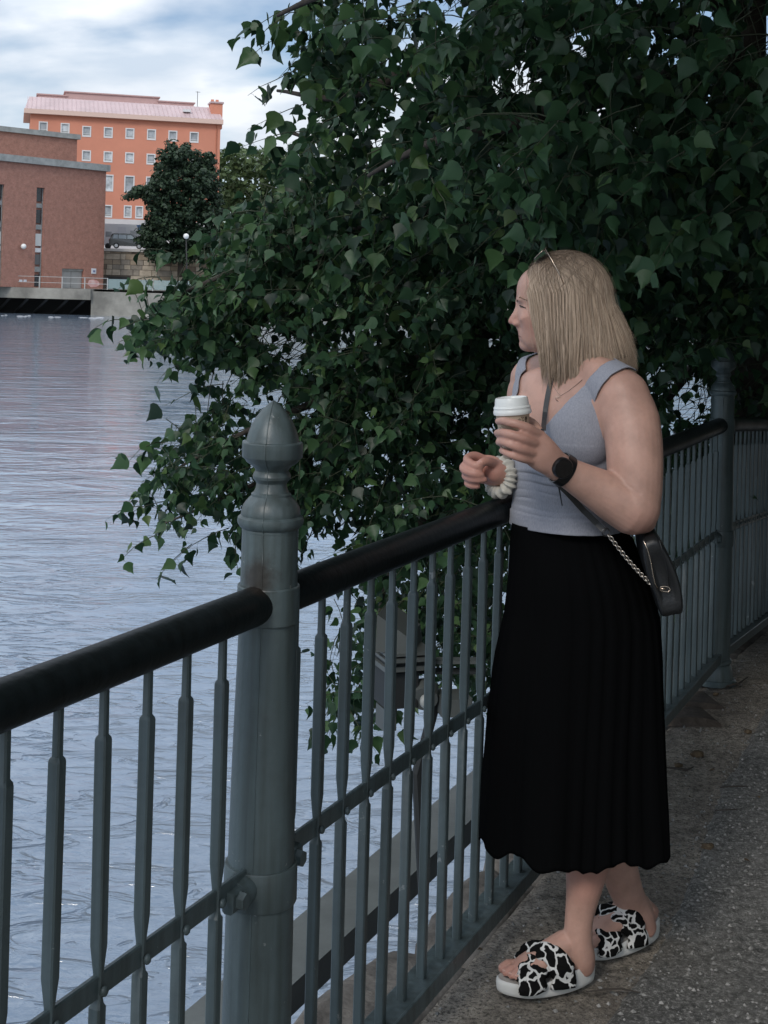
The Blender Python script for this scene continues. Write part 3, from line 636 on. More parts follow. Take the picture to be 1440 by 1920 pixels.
for (xa, ya, xb, yb, nm) in ((125, 173, 303, 186, 'penthouse'), (72, 178, 126, 182, 'penthouse'), (303, 191.5, 370, 196, 'penthouse')):
    ua = fo_.hit(xa, ya)[0] * 1.0; ub = fo_.hit(xb, yb)[0]; fz = 1.022
    zt = (fo_.hit(xa, ya)[1] + fo_.hit(xb, yb)[1]) / 2 * fz
    A = MB(); fo_.box(A, ua, ub, Rt - 1.5, zt, -8.5, -4.2); fo_.box(A, ua - .2, ub + .2, zt + .003, zt + .18, -8.7, -4.0); A.build(nm, M_PH, ro)
A = MB(); ua = fo_.L - 1.3; zc = fo_.hit(396, 192)[1]; fo_.box(A, fo_.L - 1.35, fo_.L + 0.35, zE - 0.5, zc, -3.4, -0.8); ch = A.build('chimney', M_ORANGE, ob); A = MB(); fo_.box(A, fo_.L - 1.5, fo_.L + 0.5, zc + .003, zc + .25, -3.6, -0.6); A.build('cap', M_ROOF, ch)
for k in range(2): A = MB(); fo_.box(A, fo_.L - 1.2 + .7 * k, fo_.L - 0.8 + .7 * k, zc + .253, zc + .7, -2.4, -1.9); A.build('pot', M_ORANGE, ch)
A = MB(); u0 = fo_.hit(351, 205)[0]; A.box(fo_.P(u0, (Rb + Rt) / 2 + .1, -0.6), fo_.a * 0.55, fo_.n * 0.4, UP * 0.18); A.build('skylight', M_WHITE, ro)
A = MB(); A.tube([fo_.P(fo_.L - .55, zE, 0.1), fo_.P(fo_.L - .55, zgr, 0.1)], 0.07, 6); A.build('downpipe', mat('downpipe', (0.45, 0.16, 0.09), 0.7), ob)
A = MB(); A.tube([fo_.P(fo_.hit(378, 200)[0], Rt - 1, -5), fo_.P(fo_.hit(378, 200)[0], Rt + 2.6, -5)], 0.04, 6); A.tube([fo_.P(fo_.hit(374, 200)[0], Rt + 2.5, -5), fo_.P(fo_.hit(383, 200)[0], Rt + 2.5, -5)], 0.03, 6); A.build('antenna', M_DK, ob)
# ---- terrace on a stone retaining wall, car and motorhome on it
ft = Facade(150, 162, 700, 166)
zTer = ft.hit(225, 466)[1]
tw = empty('retaining_wall', ft.P(ft.hit(230, 500)[0], ZQ), 'pale stone block retaining wall with a pale ledge below the parked car', 'wall')
A = MB(); ft.box(A, 0, 26, ZQ, zTer - 0.35, -0.8, -0.12); A.build('wall_core', mat('mortar', (0.14, 0.12, 0.10), 0.95), tw)
A = MB(); ft.box(A, -0.5, 26, zTer - 0.34, zTer - 0.02, -1.2, 0.3); A.build('ledge', mat('pale_ledge', (0.55, 0.53, 0.50), 0.8), tw)
A = MB(); ft.box(A, -2, 26, zTer - 0.32, zTer - 0.05, -60, -1.2); o = A.build('terrace', mat('terrace_asphalt', (0.16, 0.16, 0.16), 0.9)); tag(o, kind='structure')
rr = random.Random(21); M_BLK = [mat('wall_stone_%s' % c, col, 0.9, var=0.18, vscale=1.5) for c, col in (('tan', (0.33, 0.27, 0.20)), ('grey', (0.28, 0.25, 0.21)), ('pale', (0.45, 0.39, 0.31)), ('brown', (0.22, 0.17, 0.13)))]
tu0, tu1, tzt = ft.hit(200, 530)[0], ft.hit(243, 530)[0], ft.hit(220, 517)[1]
ub0 = ft.hit(188, 500)[0]; zrow = ZQ; nblk = 0
rh = [0.5, 0.62, 0.5, 0.7, 0.55, 0.6, 0.7, 0.62]
i = 0
while zrow < zTer - 0.40:
    hh = min(rh[i % 8], zTer - 0.36 - zrow); u = ub0 + rr.uniform(-0.8, 0)
    while u < ub0 + 12:
        L = rr.uniform(0.6, 1.7)
        if not (u + L > tu0 and u < tu1 and zrow < tzt - 0.1):
            A = MB(); ft.box(A, u + .03, u + L - .03, zrow + .025, zrow + hh - .025, -0.12, rr.uniform(-0.03, 0.05)); A.build('stone_block', rr.choice(M_BLK + [M_BLK[0], M_BLK[2]]), tw)
        u += L
    zrow += hh; i += 1
A = MB(); ft.box(A, tu0, tu1, ZQ, tzt - 0.1, -0.1195, -0.11); A.build('tunnel_shade', mat('dark_opening', (0.05, 0.05, 0.05), 0.9), tw)  # flat dark sheet, its colour standing in for shade inside the tunnel opening
for q in (0.0, 0.5): 
    A = MB(); uu = tu0 + (tu1 - tu0) * (0.1 + q); ft.box(A, uu, uu + (tu1 - tu0) * 0.32, ZQ + 0.1, tzt - 0.5, -0.109, -0.07); A.build('door_leaf', mat('dull_door', (0.12, 0.12, 0.12), 0.7), tw)
# car
def car(f, x0, x1, ybot, D_off, label):
    u0 = f.hit(x0, ybot)[0]; z0 = zTer; L = 4.4
    r = empty('parked_car', f.P(u0 + L / 2, z0, -D_off), label, 'car')
    P = lambda u, z, d: f.P(u0 + u, z0 + z, -D_off + d)
    M_CB = mat('dark_car_paint', (0.012, 0.018, 0.02), 0.18, 0, 0.9); M_TY = mat('tyre', (0.02, 0.02, 0.02), 0.8); M_RM = mat('alloy', (0.5, 0.5, 0.5), 0.3, 0.8)
    prof = [(0.0, 0.35), (0.0, 0.95), (0.08, 1.12), (0.35, 1.72), (0.6, 1.80), (2.3, 1.80), (2.6, 1.72), (3.35, 1.10), (4.25, 0.92), (4.4, 0.7), (4.4, 0.35)]
    A = MB(); n = len(prof); V = []
    for d, k in ((0.9, 0), (0.82, 1), (-0.82, 1), (-0.9, 0)):
        for u, z in prof:
            kk = 0.90 if z > 1.15 else 1.0
            V.append(P(u, z, d * (kk if k == 0 else kk * 1.0)))
    # simple shell: two sides and skin
    A = MB(); V = [P(u, z, 0.88 * (0.88 if z > 1.2 else 1)) for u, z in prof] + [P(u, z, -0.88 * (0.88 if z > 1.2 else 1)) for u, z in prof]
    A.add(V, [tuple(range(n)), tuple(range(2 * n - 1, n - 1, -1))] + [(i, i + n, (i + 1) % n + n, (i + 1) % n) for i in range(n)])
    b = A.build('body', M_CB, r)
    for a_, c_ in (((0.42, 0.95), (0.62, 1.30)), ((1.08, 1.30), (2.05, 1.30))): pass
    for (ua, ub, ta, tb_) in ((0.42, 1.0, 0.55, 1.0), (1.1, 2.0, 1.1, 2.0), (2.1, 3.05, 2.1, 2.5)):
        A = MB(); q = [P(ua, 1.16, 0.90), P(ub, 1.16, 0.90), P(tb_, 1.62, 0.80), P(ta, 1.62, 0.80)]; q2 = [v - f.n * 0.03 for v in q]; A.add(q + q2, [(0, 1, 2, 3), (4, 7, 6, 5), (0, 4, 5, 1), (1, 5, 6, 2), (2, 6, 7, 3), (3, 7, 4, 0)]); A.build('window', mat('car_window', (0.25, 0.30, 0.32), 0.08, 0, 1.0), b)
    for u in (0.85, 3.5):
        w_ = MB().tube([P(u, 0.34, 0.70), P(u, 0.34, 0.91)], 0.34, 20).build('wheel', M_TY, r, auto=40)
        MB().tube([P(u, 0.34, 0.90), P(u, 0.34, 0.93)], [0.21, 0.2], 16).build('rim', M_RM, w_, auto=40)
    A = MB(); A.box(P(4.38, 0.78, 0.6), f.a * 0.05, f.n * 0.16, UP * 0.09); A.build('headlight', M_WHITE, r)
    A = MB(); A.box(P(0.0, 1.0, 0.78), f.a * 0.03, f.n * 0.07, UP * 0.14); A.build('tail_light', mat('tail_lens', (0.3, 0.02, 0.02), 0.3), r)
car(ft, 204, 260, 464, 0.9, 'dark parked car on the terrace above the stone wall')
# motorhome
def motorhome():
    f = ft; u0 = f.hit(190, 460)[0] - 1.2; r = empty('motorhome', f.P(u0 + 3, zTer, -5), 'white motorhome with a blue stripe parked behind the dark car', 'motorhome')
    P = lambda u, z, d: f.P(u0 + u, zTer + z, -5.5 + d)
    prof = [(0, .5), (0, 2.9), (0.2, 3.05), (5.6, 3.05), (6.1, 2.5), (6.3, 1.9), (6.9, 1.4), (7.6, 1.1), (7.6, .5)]; n = len(prof); A = MB()
    V = [P(u, z, 1.1) for u, z in prof] + [P(u, z, -1.1) for u, z in prof]; A.add(V, [tuple(range(n)), tuple(range(2 * n - 1, n - 1, -1))] + [(i, i + n, (i + 1) % n + n, (i + 1) % n) for i in range(n)]); b = A.build('body', mat('motorhome_white', (0.74, 0.74, 0.76), 0.4), r)
    for (a_, b_, c_, d_) in ((1.3, 2.0, 1.5, 2.1), (4.2, 5.0, 1.6, 2.3)):
        A = MB(); A.box(P((a_ + b_) / 2, (c_ + d_) / 2, 1.11), f.a * (b_ - a_) / 2, f.n * 0.02, UP * (d_ - c_) / 2); A.build('window', M_GL, b)
    A = MB(); A.box(P(3.2, 1.7, 1.11), f.a * 0.5, f.n * 0.02, UP * 1.0); A.build('door', mat('motorhome_door', (0.66, 0.66, 0.70), 0.4), b)
    A = MB(); A.add([P(4.9, 3.0, 1.13), P(5.55, 3.0, 1.13), P(5.9, 1.9, 1.13), P(5.5, 1.9, 1.13)], [(0, 1, 2, 3)]); A.build('stripe', mat('blue_stripe', (0.12, 0.22, 0.42), 0.4), b)
    for u in (1.6, 6.4): MB().tube([P(u, .36, .8), P(u, .36, 1.12)], .36, 16).build('wheel', mat('tyre_b', (0.02, 0.02, 0.02), 0.8), r)
motorhome()
# ---- far trees: clump foliage
def leaf_mat(name, c1, c2, trans=0.25, rough=0.55, spec=0.35):
    m = bpy.data.materials.new(name); m.use_nodes = True; nt = m.node_tree; p = nt.nodes['Principled BSDF']; p.inputs['Roughness'].default_value = rough; p.inputs['Specular IOR Level'].default_value = spec
    g = N(nt, 'ShaderNodeNewGeometry'); r = N(nt, 'ShaderNodeValToRGB'); r.color_ramp.elements[0].color = (*c1, 1); r.color_ramp.elements[1].color = (*c2, 1)
    nt.links.new(g.outputs['Random Per Island'], r.inputs[0]); nt.links.new(r.outputs[0], p.inputs['Base Color'])
    if trans:
        t = N(nt, 'ShaderNodeBsdfTranslucent'); nt.links.new(r.outputs[0], t.inputs[0]); mx = N(nt, 'ShaderNodeMixShader'); mx.inputs[0].default_value = trans
        o = nt.nodes['Material Output']; nt.links.new(p.outputs[0], mx.inputs[1]); nt.links.new(t.outputs[0], mx.inputs[2]); nt.links.new(mx.outputs[0], o.inputs[0])
    return m
def inpoly(x, y, P):
    c = False; j = len(P) - 1
    for i in range(len(P)):
        if (P[i][1] > y) != (P[j][1] > y) and x < (P[j][0] - P[i][0]) * (y - P[i][1]) / (P[j][1] - P[i][1]) + P[i][0]: c = not c
        j = i
    return c
def far_crown(poly, D, depth, nclump, nleaf, size, seed, clump_r):
    rr = random.Random(seed); xs = [p[0] for p in poly]; ys = [p[1] for p in poly]; V = []; Fc = []
    cx, cy = sum(xs) / len(xs), sum(ys) / len(ys)
    k = 0
    while k < nclump:
        x, y = rr.uniform(min(xs), max(xs)), rr.uniform(min(ys), max(ys))
        if not inpoly(x, y, poly): continue
        k += 1
        e = max(0.1, 1 - (((x - cx) / (max(xs) - min(xs)) * 2) ** 2 + ((y - cy) / (max(ys) - min(ys)) * 2) ** 2) * 0.8) ** 0.5
        c = U(x, y, D + rr.uniform(-1, 1) * depth * e); r = clump_r * rr.uniform(0.6, 1.2)
        for j in range(nleaf):
            d = Vector((rr.gauss(0, 1), rr.gauss(0, 1), rr.gauss(0, 1))).normalized(); q = c + Vector((d.x * r, d.y * r, d.z * r * 0.6)) * rr.uniform(0.5, 1.0)
            a = (d + Vector((rr.uniform(-.6, .6), rr.uniform(-.6, .6), rr.uniform(0, 1)))).normalized(); t = a.orthogonal().normalized(); t = (Matrix.Rotation(rr.uniform(0, 6.28), 3, a) @ t); bt = a.cross(t); s_ = size * rr.uniform(0.6, 1.3); b = len(V)
            V += [q - t * s_, q + bt * s_ * .6, q + t * s_, q - bt * s_ * .6]; Fc.append((b, b + 1, b + 2, b + 3))
    return V, Fc
M_BARK = mat('bark', (0.05, 0.042, 0.035), 0.9, var=0.3, vscale=12, bump=0.8, bscale=30)
polyA = [(264, 366), (238, 372), (240, 362), (262, 348), (285, 345), (292, 312), (300, 300), (300, 284), (318, 272), (322, 262), (330, 290), (343, 280), (348, 270), (356, 292), (378, 280), (396, 292), (408, 330), (414, 400), (405, 470), (345, 492), (290, 488), (262, 462), (264, 432), (280, 405), (282, 380)]
DT = 160
tr = empty('dark_maple_tree', U(340, 500, DT), 'dense dark green tree in front of the orange building', 'tree')
V, Fc = far_crown(polyA, DT, 4.5, 900, 34, 0.24, 3, 0.85); o = mesh('crown', V, Fc, leaf_mat('dark_maple_leaf', (0.018, 0.035, 0.022), (0.045, 0.08, 0.04), 0.2), tr)
MB().tube([U(338, 520, DT), U(340, 440, DT), U(345, 360, DT), U(345, 300, DT)], [0.35, 0.28, 0.18, 0.06], 10).build('trunk', M_BARK, tr, smooth=True)
polyB = [(404, 292), (440, 276), (480, 280), (520, 290), (620, 300), (700, 330), (1500, 380), (1500, 560), (404, 560)]
V, Fc = far_crown(polyB, 235, 12, 4200, 14, 0.55, 9, 2.0); o = mesh('far_wood', V, Fc, leaf_mat('far_wood_leaf', (0.05, 0.085, 0.035), (0.11, 0.16, 0.06), 0.25)); tag(o, kind='stuff')
# second globe lamp by the tree
lp = empty('lamp_post', U(349, 530, 148), 'slim lamp post with a white globe in front of the dark tree', 'lamp post')
MB().ball(U(349, 443, 148), 0.30, 20, 12).build('globe', M_LAMP, lp, smooth=True); MB().tube([U(351, 540, 148), U(349, 449, 148)], [0.09, 0.06], 8).build('pole', M_DK, lp, smooth=True)
# ================================================================== near tree over the water
tree = empty('poplar_tree', ST(5.4, -0.15, -0.1), 'large leafy tree leaning from the quay with dark green drooping leaves over the river', 'tree')
rt = random.Random(42)
TB = U(1392, 560, 7.4); 
def limb(P, R, n=10): 
    P = [Vector(p) for p in P]; out = []; rad = []
    m = len(P)
    for i in range(m - 1):
        p0, p1, p2, p3 = P[max(0, i - 1)], P[i], P[i + 1], P[min(m - 1, i + 2)]
        for k in range(5):
            t = k / 5; q = 0.5 * ((2 * p1) + (p2 - p0) * t + (2 * p0 - 5 * p1 + 4 * p2 - p3) * t * t + (3 * p1 - p0 - 3 * p2 + p3) * t ** 3)
            r = R[i] + (R[i + 1] - R[i]) * t; out.append(q + noise.noise_vector(q * 2.2) * r * 0.7); rad.append(r)
    out.append(P[-1]); rad.append(R[-1])
    return out, rad
tz = lambda x, y, D: U(x, y, D)
tp, trd = limb([ST(5.6, -0.18, -0.7), ST(5.5, -0.2, 0.4), ST(5.25, -0.2, 1.8), tz(1398, 200, 7.0), tz(1385, 20, 6.9), tz(1370, -260, 6.8), tz(1330, -600, 6.6)], [0.21, 0.17, 0.15, 0.14, 0.12, 0.10, 0.05])
trunk = MB().tube(tp, trd, 16).build('trunk', M_BARK, tree, smooth=True)
limbs = [
 ([tz(1392, 150, 7.0), tz(1290, 60, 6.4), tz(1130, 30, 5.9), tz(960, 60, 5.5), tz(800, 120, 5.3), tz(640, 180, 5.3), tz(520, 170, 5.5)], [0.075, .06, .05, .04, .026, .014, .006]),
 ([tz(1400, 300, 7.0), tz(1260, 290, 6.7), tz(1080, 330, 6.4), tz(880, 380, 6.2), tz(680, 430, 6.1), tz(480, 490, 6.2), tz(320, 560, 6.4)], [0.07, .058, .048, .038, .026, .015, .006]),
 ([tz(1402, 420, 7.1), tz(1270, 460, 7.0), tz(1100, 540, 6.9), tz(900, 630, 6.7), tz(680, 720, 6.5), tz(480, 800, 6.4), tz(330, 880, 6.4)], [0.06, .05, .042, .034, .024, .013, .005]),
 ([tz(1392, 100, 7.0), tz(1250, 150, 5.8), tz(1120, 180, 5.0), tz(980, 230, 4.7), tz(830, 260, 4.7), tz(690, 330, 4.9)], [0.06, .048, .036, .026, .016, .006]),
 ([tz(1405, 480, 7.1), tz(1280, 560, 7.2), tz(1120, 680, 7.1), tz(960, 800, 6.9), tz(820, 940, 6.7), tz(730, 1080, 6.6), tz(700, 1250, 6.6)], [0.05, .045, .036, .028, .02, .012, .005]),
 ([tz(1385, 20, 6.9), tz(1250, -60, 5.6), tz(1050, -90, 4.8), tz(840, -60, 4.6), tz(640, -20, 4.8), tz(520, 30, 5.0)], [0.06, .05, .036, .026, .016, .006]),
 ([tz(1400, 260, 7.0), tz(1440, 240, 6.0), tz(1430, 260, 5.2), tz(1380, 330, 4.8), tz(1300, 420, 4.7)], [0.05, .04, .03, .018, .006]),
 ([tz(1405, 500, 7.1), tz(1340, 600, 7.4), tz(1290, 700, 7.6), tz(1180, 820, 7.6), tz(1050, 900, 7.5)], [0.045, .035, .025, .016, .006]),
 ([tz(1180, 180, 5.3), tz(1120, 260, 5.0), tz(1050, 350, 4.9), tz(960, 420, 5.0)], [0.025, .02, .013, .005]),
 ([tz(880, 380, 6.2), tz(760, 300, 6.0), tz(620, 270, 5.9), tz(520, 240, 5.9)], [0.025, .02, .012, .005]),
 ([tz(900, 630, 6.7), tz(740, 600, 6.6), tz(560, 590, 6.6), tz(400, 600, 6.6), tz(270, 600, 6.7)], [0.025, .02, .014, .009, .004]),
 ([tz(680, 720, 6.5), tz(560, 860, 6.4), tz(430, 930, 6.3), tz(300, 985, 6.3)], [0.02, .014, .009, .004]),
]
lpts = []
for P, R in limbs:
    a, b = limb(P, R); MB().tube(a, b, 9).build('limb', M_BARK, tree, smooth=True)
    lpts += [(p, r) for p, r in zip(a, b) if r < 0.05]
# where foliage hangs: photo regions with their distance and thickness -> volumes of the crown
def volp(poly, Dn, Df, n, slope=0.0, down=0.3): return (poly, Dn, Df, n, slope, down)
vols = [
 # main upper mass
 volp([(580, -60), (1480, -60), (1480, 330), (1300, 450), (1150, 520), (900, 560), (640, 520), (580, 420), (570, 300), (620, 230), (590, 150)], 5.2, 7.4, 800),
 volp([(640, -60), (1480, -60), (1480, 380), (1250, 450), (960, 440), (760, 330), (660, 180)], 4.1, 5.3, 330),
 # middle
 volp([(400, 460), (560, 380), (900, 420), (1480, 400), (1480, 620), (1330, 700), (1100, 700), (900, 760), (700, 760), (520, 650), (420, 620)], 5.7, 7.8, 640),
 volp([(960, 340), (1480, 330), (1480, 600), (1220, 640), (960, 520)], 5.2, 6.4, 170),
 # left reaching branches
 volp([(480, 345), (600, 330), (640, 480), (430, 560), (350, 540), (420, 460)], 5.9, 6.9, 130),
 volp([(262, 590), (300, 520), (420, 520), (560, 560), (560, 660), (400, 650), (290, 630)], 6.1, 7.0, 120),
 volp([(480, 680), (900, 640), (1240, 680), (1240, 740), (1000, 930), (760, 960), (590, 1010), (570, 900), (520, 780)], 5.9, 7.7, 400),
 # lower left cluster in front of the water
 volp([(330, 790), (500, 700), (620, 740), (620, 900), (440, 920), (300, 900), (290, 850)], 6.0, 6.9, 135),
 volp([(285, 940), (320, 900), (350, 930), (330, 990)], 6.2, 6.5, 7),
 volp([(410, 950), (560, 880), (590, 1040), (480, 1020)], 6.1, 6.7, 26),
 # under the handrail
 volp([(640, 990), (960, 920), (960, 1180), (880, 1290), (790, 1260), (700, 1200), (620, 1110)], 6.0, 7.6, 175),
 volp([(600, 1120), (720, 1120), (730, 1330), (660, 1330), (610, 1290)], 6.1, 6.8, 26),
 volp([(560, 60), (700, 20), (640, 300), (540, 250)], 4.9, 6.0, 46),
 volp([(520, -40), (640, -50), (590, 170), (520, 180)], 5.0, 5.9, 34),
 volp([(520, 250), (600, 180), (600, 300)], 5.4, 5.9, 8),
 # right edge, low
 volp([(1250, 620), (1480, 600), (1480, 700), (1400, 720), (1290, 720)], 6.6, 7.8, 42),
 volp([(1390, 690), (1480, 640), (1480, 780), (1400, 770)], 6.6, 7.4, 20),
 volp([(1215, 840), (1350, 840), (1350, 1180), (1215, 1290)], 6.4, 8.2, 230),
 volp([(1355, 800), (1480, 800), (1480, 1100), (1355, 1150)], 7.4, 9.5, 150),
 volp([(1235, 700), (1340, 720), (1330, 860), (1260, 1000), (1235, 1000)], 6.8, 8.0, 60),
]
holes_px = [(985, 140, 34), (1090, 85, 20), (1080, 60, 18), (1265, 125, 26), (1215, 80, 16), (1385, 110, 30), (1430, 60, 46), (1410, 20, 26), (850, 15, 30), (905, 80, 10), (930, 170, 10), (660, 105, 8), (540, 650, 36), (500, 620, 24), (575, 760, 20), (600, 800, 16), (1360, 690, 22), (1420, 690, 36), (1300, 745, 40), (1290, 690, 16), (820, 590, 10), (1310, 640, 10), (1385, 185, 14), (620, 340, 8), (520, 735, 14), (595, 860, 14), (640, 700, 9), (455, 840, 10), (380, 760, 22), (420, 700, 18), (470, 900, 12), (700, 640, 7), (760, 700, 8), (690, 830, 9), (880, 850, 8), (820, 760, 6), (560, 560, 9), (1120, 120, 12), (1160, 60, 10), (1290, 60, 16), (1330, 150, 12), (600, 110, 10), (640, 60, 12), (740, 30, 12), (800, 90, 7), (1220, 170, 9), (1020, 70, 12), (700, 960, 9), (620, 960, 12)]
leaves = []   # (D, base point, matrix)
GREEN_L = []
twig_mb = MB()
def add_leaf(p, out_dir, size):
    # blade hangs: tip points mostly down, face turned at random
    tip = Vector((rt.gauss(0, .42), rt.gauss(0, .42), -1.0 + rt.uniform(0, .75))) + out_dir * 0.45
    tip.normalize(); nrm = Vector((rt.gauss(0, 1), rt.gauss(0, 1), rt.uniform(-.1, 1.3))); nrm = nrm - tip * nrm.dot(tip)
    if nrm.length < 1e-3: return
    nrm.normalize(); sd_ = tip.cross(nrm)
    leaves.append((p, tip, sd_, nrm, size))
def pix(p):
    tx = p.x / p.y * F; ty = (H - p.z) / p.y * F; return PX + tx * CR - ty * SR_, PY + tx * SR_ + ty * CR
def twig(p0, direction, L, n, size, pruned=True):
    P = []; d = direction.normalized(); p = p0.copy(); seg = 5
    for i in range(seg + 1):
        P.append(p.copy()); d = (d + Vector((rt.gauss(0, .16), rt.gauss(0, .16), -0.17 + rt.gauss(0, .08)))).normalized(); p = p + d * (L / seg)
    cut = False
    for i in range(n):
        f = (i + 0.6) / n; k = min(seg - 1, int(f * seg)); q = P[k].lerp(P[k + 1], f * seg - k)
        side = Vector((rt.gauss(0, 1), rt.gauss(0, 1), rt.gauss(0, .5))).normalized()
        st = q + side * rt.uniform(0.018, 0.045) + Vector((0, 0, -0.012))
        x, y = pix(st)
        if any((x - hx) ** 2 + (y - hy) ** 2 < hr * hr for hx, hy, hr in holes_px) and rt.random() < 0.93: continue
        if rt.random() < 0.5: twig_mb.tube([q, (q + st) / 2 + Vector((0, 0, .004)), st], [0.0008, 0.0006, 0.0005], 3, cap=False)
        add_leaf(st, side, size * rt.uniform(0.5, 1.3))
    twig_mb.tube(P, [0.0024, 0.0022, 0.0019, 0.0016, 0.0012, 0.0007], 4, cap=False)
tips = []
for poly, Dn, Df, n, slp, down in vols:
    xs = [p[0] for p in poly]; ys = [p[1] for p in poly]; k = 0
    while k < n:
        x, y = rt.uniform(min(xs), max(xs)), rt.uniform(min(ys), max(ys))
        if not inpoly(x, y, poly): continue
        D = rt.uniform(Dn, Df); c = U(x, y, D)
        if (fbm(c.x, c.z, 1.7, 2) < -0.24 and x < 1200) or (y < 300 and x < 760 and fbm(c.x, c.z, 3.1, 2) < 0.06) or (y < 60 and fbm(c.x, c.z, 3.1, 2) < -0.08): k += 1; continue
        t = (c - FP).dot(FN)
        if t > 0.25 and D < 4.0: continue
        k += 1
        dirv = Vector((rt.gauss(-0.55, .55), rt.gauss(-.15, .5), rt.gauss(-0.15, .4)))
        L = rt.uniform(0.22, 0.48); 
        twig(c - dirv.normalized() * L * 0.5, dirv, L, int(L / 0.022), 0.056 if D > 5.4 else 0.064)
# hand-placed sprigs that stick out of the outline (seen against water and sky)
for x, y, D, dx_, dy_, L, n in [(300, 1000, 6.3, -1, -.25, .22, 6), (360, 1020, 6.2, -.6, -.3, .22, 6), (430, 990, 6.2, -1, -.3, .3, 7), (270, 950, 6.4, -1, .1, .16, 5), (600, 120, 5.2, -1, .1, .3, 9), (600, 190, 5.5, -1, 0, .34, 11), (590, 250, 5.5, -1, .1, .3, 10), (610, 60, 5.2, -1, .25, .3, 9), (600, 20, 5.2, -1, .1, .3, 9), (420, 720, 6.2, -1, .0, .3, 7), (360, 680, 6.5, -.8, -.1, .2, 6), (250, 600, 6.6, -1, .1, .22, 7), (300, 520, 6.2, -1, .1, .2, 6), (330, 480, 6.2, -1, .4, .2, 5), (640, 1180, 6.4, -.3, -1, .3, 8), (690, 1300, 6.4, -.2, -1, .34, 9), (735, 1290, 6.5, .1, -1, .25, 6), (630, 1300, 6.4, -.3, -1, .2, 5), (440, 1000, 6.2, -.1, -1, .2, 6), (310, 830, 6.2, -1, .2, .2, 6), (640, 1330, 6.4, -.4, -1, .2, 5)]:
    twig(U(x, y, D), Vector((dx_, 0, dy_)), L, n, 0.076)
print('leaves', len(leaves))
# leaf blades: ovate with a drawn-out tip, folded along the midrib, toothed
LV = [(0, 0, 0), (-.20, .02, .03), (-.38, .16, .07), (-.43, .33, .08), (-.35, .50, .06), (-.24, .64, .04), (-.10, .83, .01), (0, 1.06, -.05), (.10, .83, .01), (.24, .64, .04), (.35, .50, .06), (.43, .33, .08), (.38, .16, .07), (.20, .02, .03), (0, .30, -.02), (0, .64, -.02)]
LF = [(0, 14, 2, 1), (14, 3, 2), (14, 15, 4, 3), (15, 5, 4), (15, 7, 6, 5), (0, 13, 12, 14), (14, 12, 11), (14, 11, 10, 15), (15, 10, 9), (15, 9, 8, 7)]
LF = [(0, 14, 2, 1), (14, 3, 2), (14, 15, 4, 3), (15, 5, 4), (15, 6, 5), (15, 7, 6), (0, 13, 12, 14), (14, 12, 11), (14, 11, 10, 15), (15, 10, 9), (15, 9, 8), (15, 8, 7)]
LVa = np.array(LV); LVa[:, 0] *= 0.98; LVa[[3, 11], 2] -= 0.03; LVa[[5, 9], 2] += 0.03; LVa[4, 0] += .04; LVa[10, 0] -= .04; LVa[3, 0] -= .03; LVa[11, 0] += .03
def leaf_verts(lf, curl):
    p, tip, sd_, nrm, s = lf
    V = LVa.copy(); V[:, 2] = V[:, 2] * curl - 0.10 * curl * (V[:, 1] ** 2); V *= s
    return np.outer(V[:, 0], sd_) + np.outer(V[:, 1], tip) + np.outer(V[:, 2], nrm) + np.array(p)
def leaf_material(name, c1, c2, tr=0.22):
    m = leaf_mat(name, c1, c2, tr, rough=0.42, spec=0.34)
    return m
M_LEAF = leaf_material('poplar_leaf', (0.012, 0.030, 0.018), (0.095, 0.155, 0.050), 0.30)
_r = [n for n in M_LEAF.node_tree.nodes if n.bl_idname == 'ShaderNodeValToRGB'][0]; _e = _r.color_ramp.elements.new(0.55); _e.color = (0.040, 0.095, 0.044, 1); _e = _r.color_ramp.elements.new(0.93); _e.color = (0.070, 0.140, 0.052, 1)
scored = []
for i, lf in enumerate(leaves):
    x, y = pix(lf[0]); inf = -20 < x < 1460 and -20 < y < 1420
    scored.append((lf[0].y + (0 if inf else 50) + rt.uniform(0, .5), i))
scored.sort(); single = set(i for _, i in scored[:300])
V = []; Fc = []; b = 0; nl = len(LV); Vs = []; LM = {}
for i, lf in enumerate(leaves):
    curl = rt.uniform(0.4, 1.7)
    W = leaf_verts(lf, curl)
    if i in single:
        W0 = W - np.array(lf[0]); me = None
        k = i % 12
        # shared blade mesh placed by its own matrix
        R = Matrix((lf[2], lf[1], lf[3])).transposed()
        if k not in LM:
            q = LVa.copy(); c_ = 0.5 + 0.1 * k; q[:, 2] = q[:, 2] * c_ - 0.10 * c_ * (q[:, 1] ** 2)
            me = bpy.data.meshes.new('leaf'); me.from_pydata([tuple(v) for v in q], [], LF); me.materials.append(M_LEAF); me.shade_smooth(); LM[k] = me
        o = bpy.data.objects.new('leaf', LM[k]); _link(o, tree, lf[0]); o.rotation_euler = R.to_euler(); o.scale = (lf[4],) * 3
    else:
        Vs.append(W); Fc += [tuple(v + b for v in f) for f in LF]; b += nl
Vs = np.concatenate(Vs)
me = bpy.data.meshes.new('foliage'); me.from_pydata(Vs.tolist(), [], Fc); me.materials.append(M_LEAF); me.shade_smooth(); o = bpy.data.objects.new('foliage', me); _link(o, tree); o['kind'] = 'stuff'
o = twig_mb.build('twigs', mat('green_brown_twig', (0.045, 0.055, 0.03), 0.8), tree, smooth=True); o['kind'] = 'stuff'
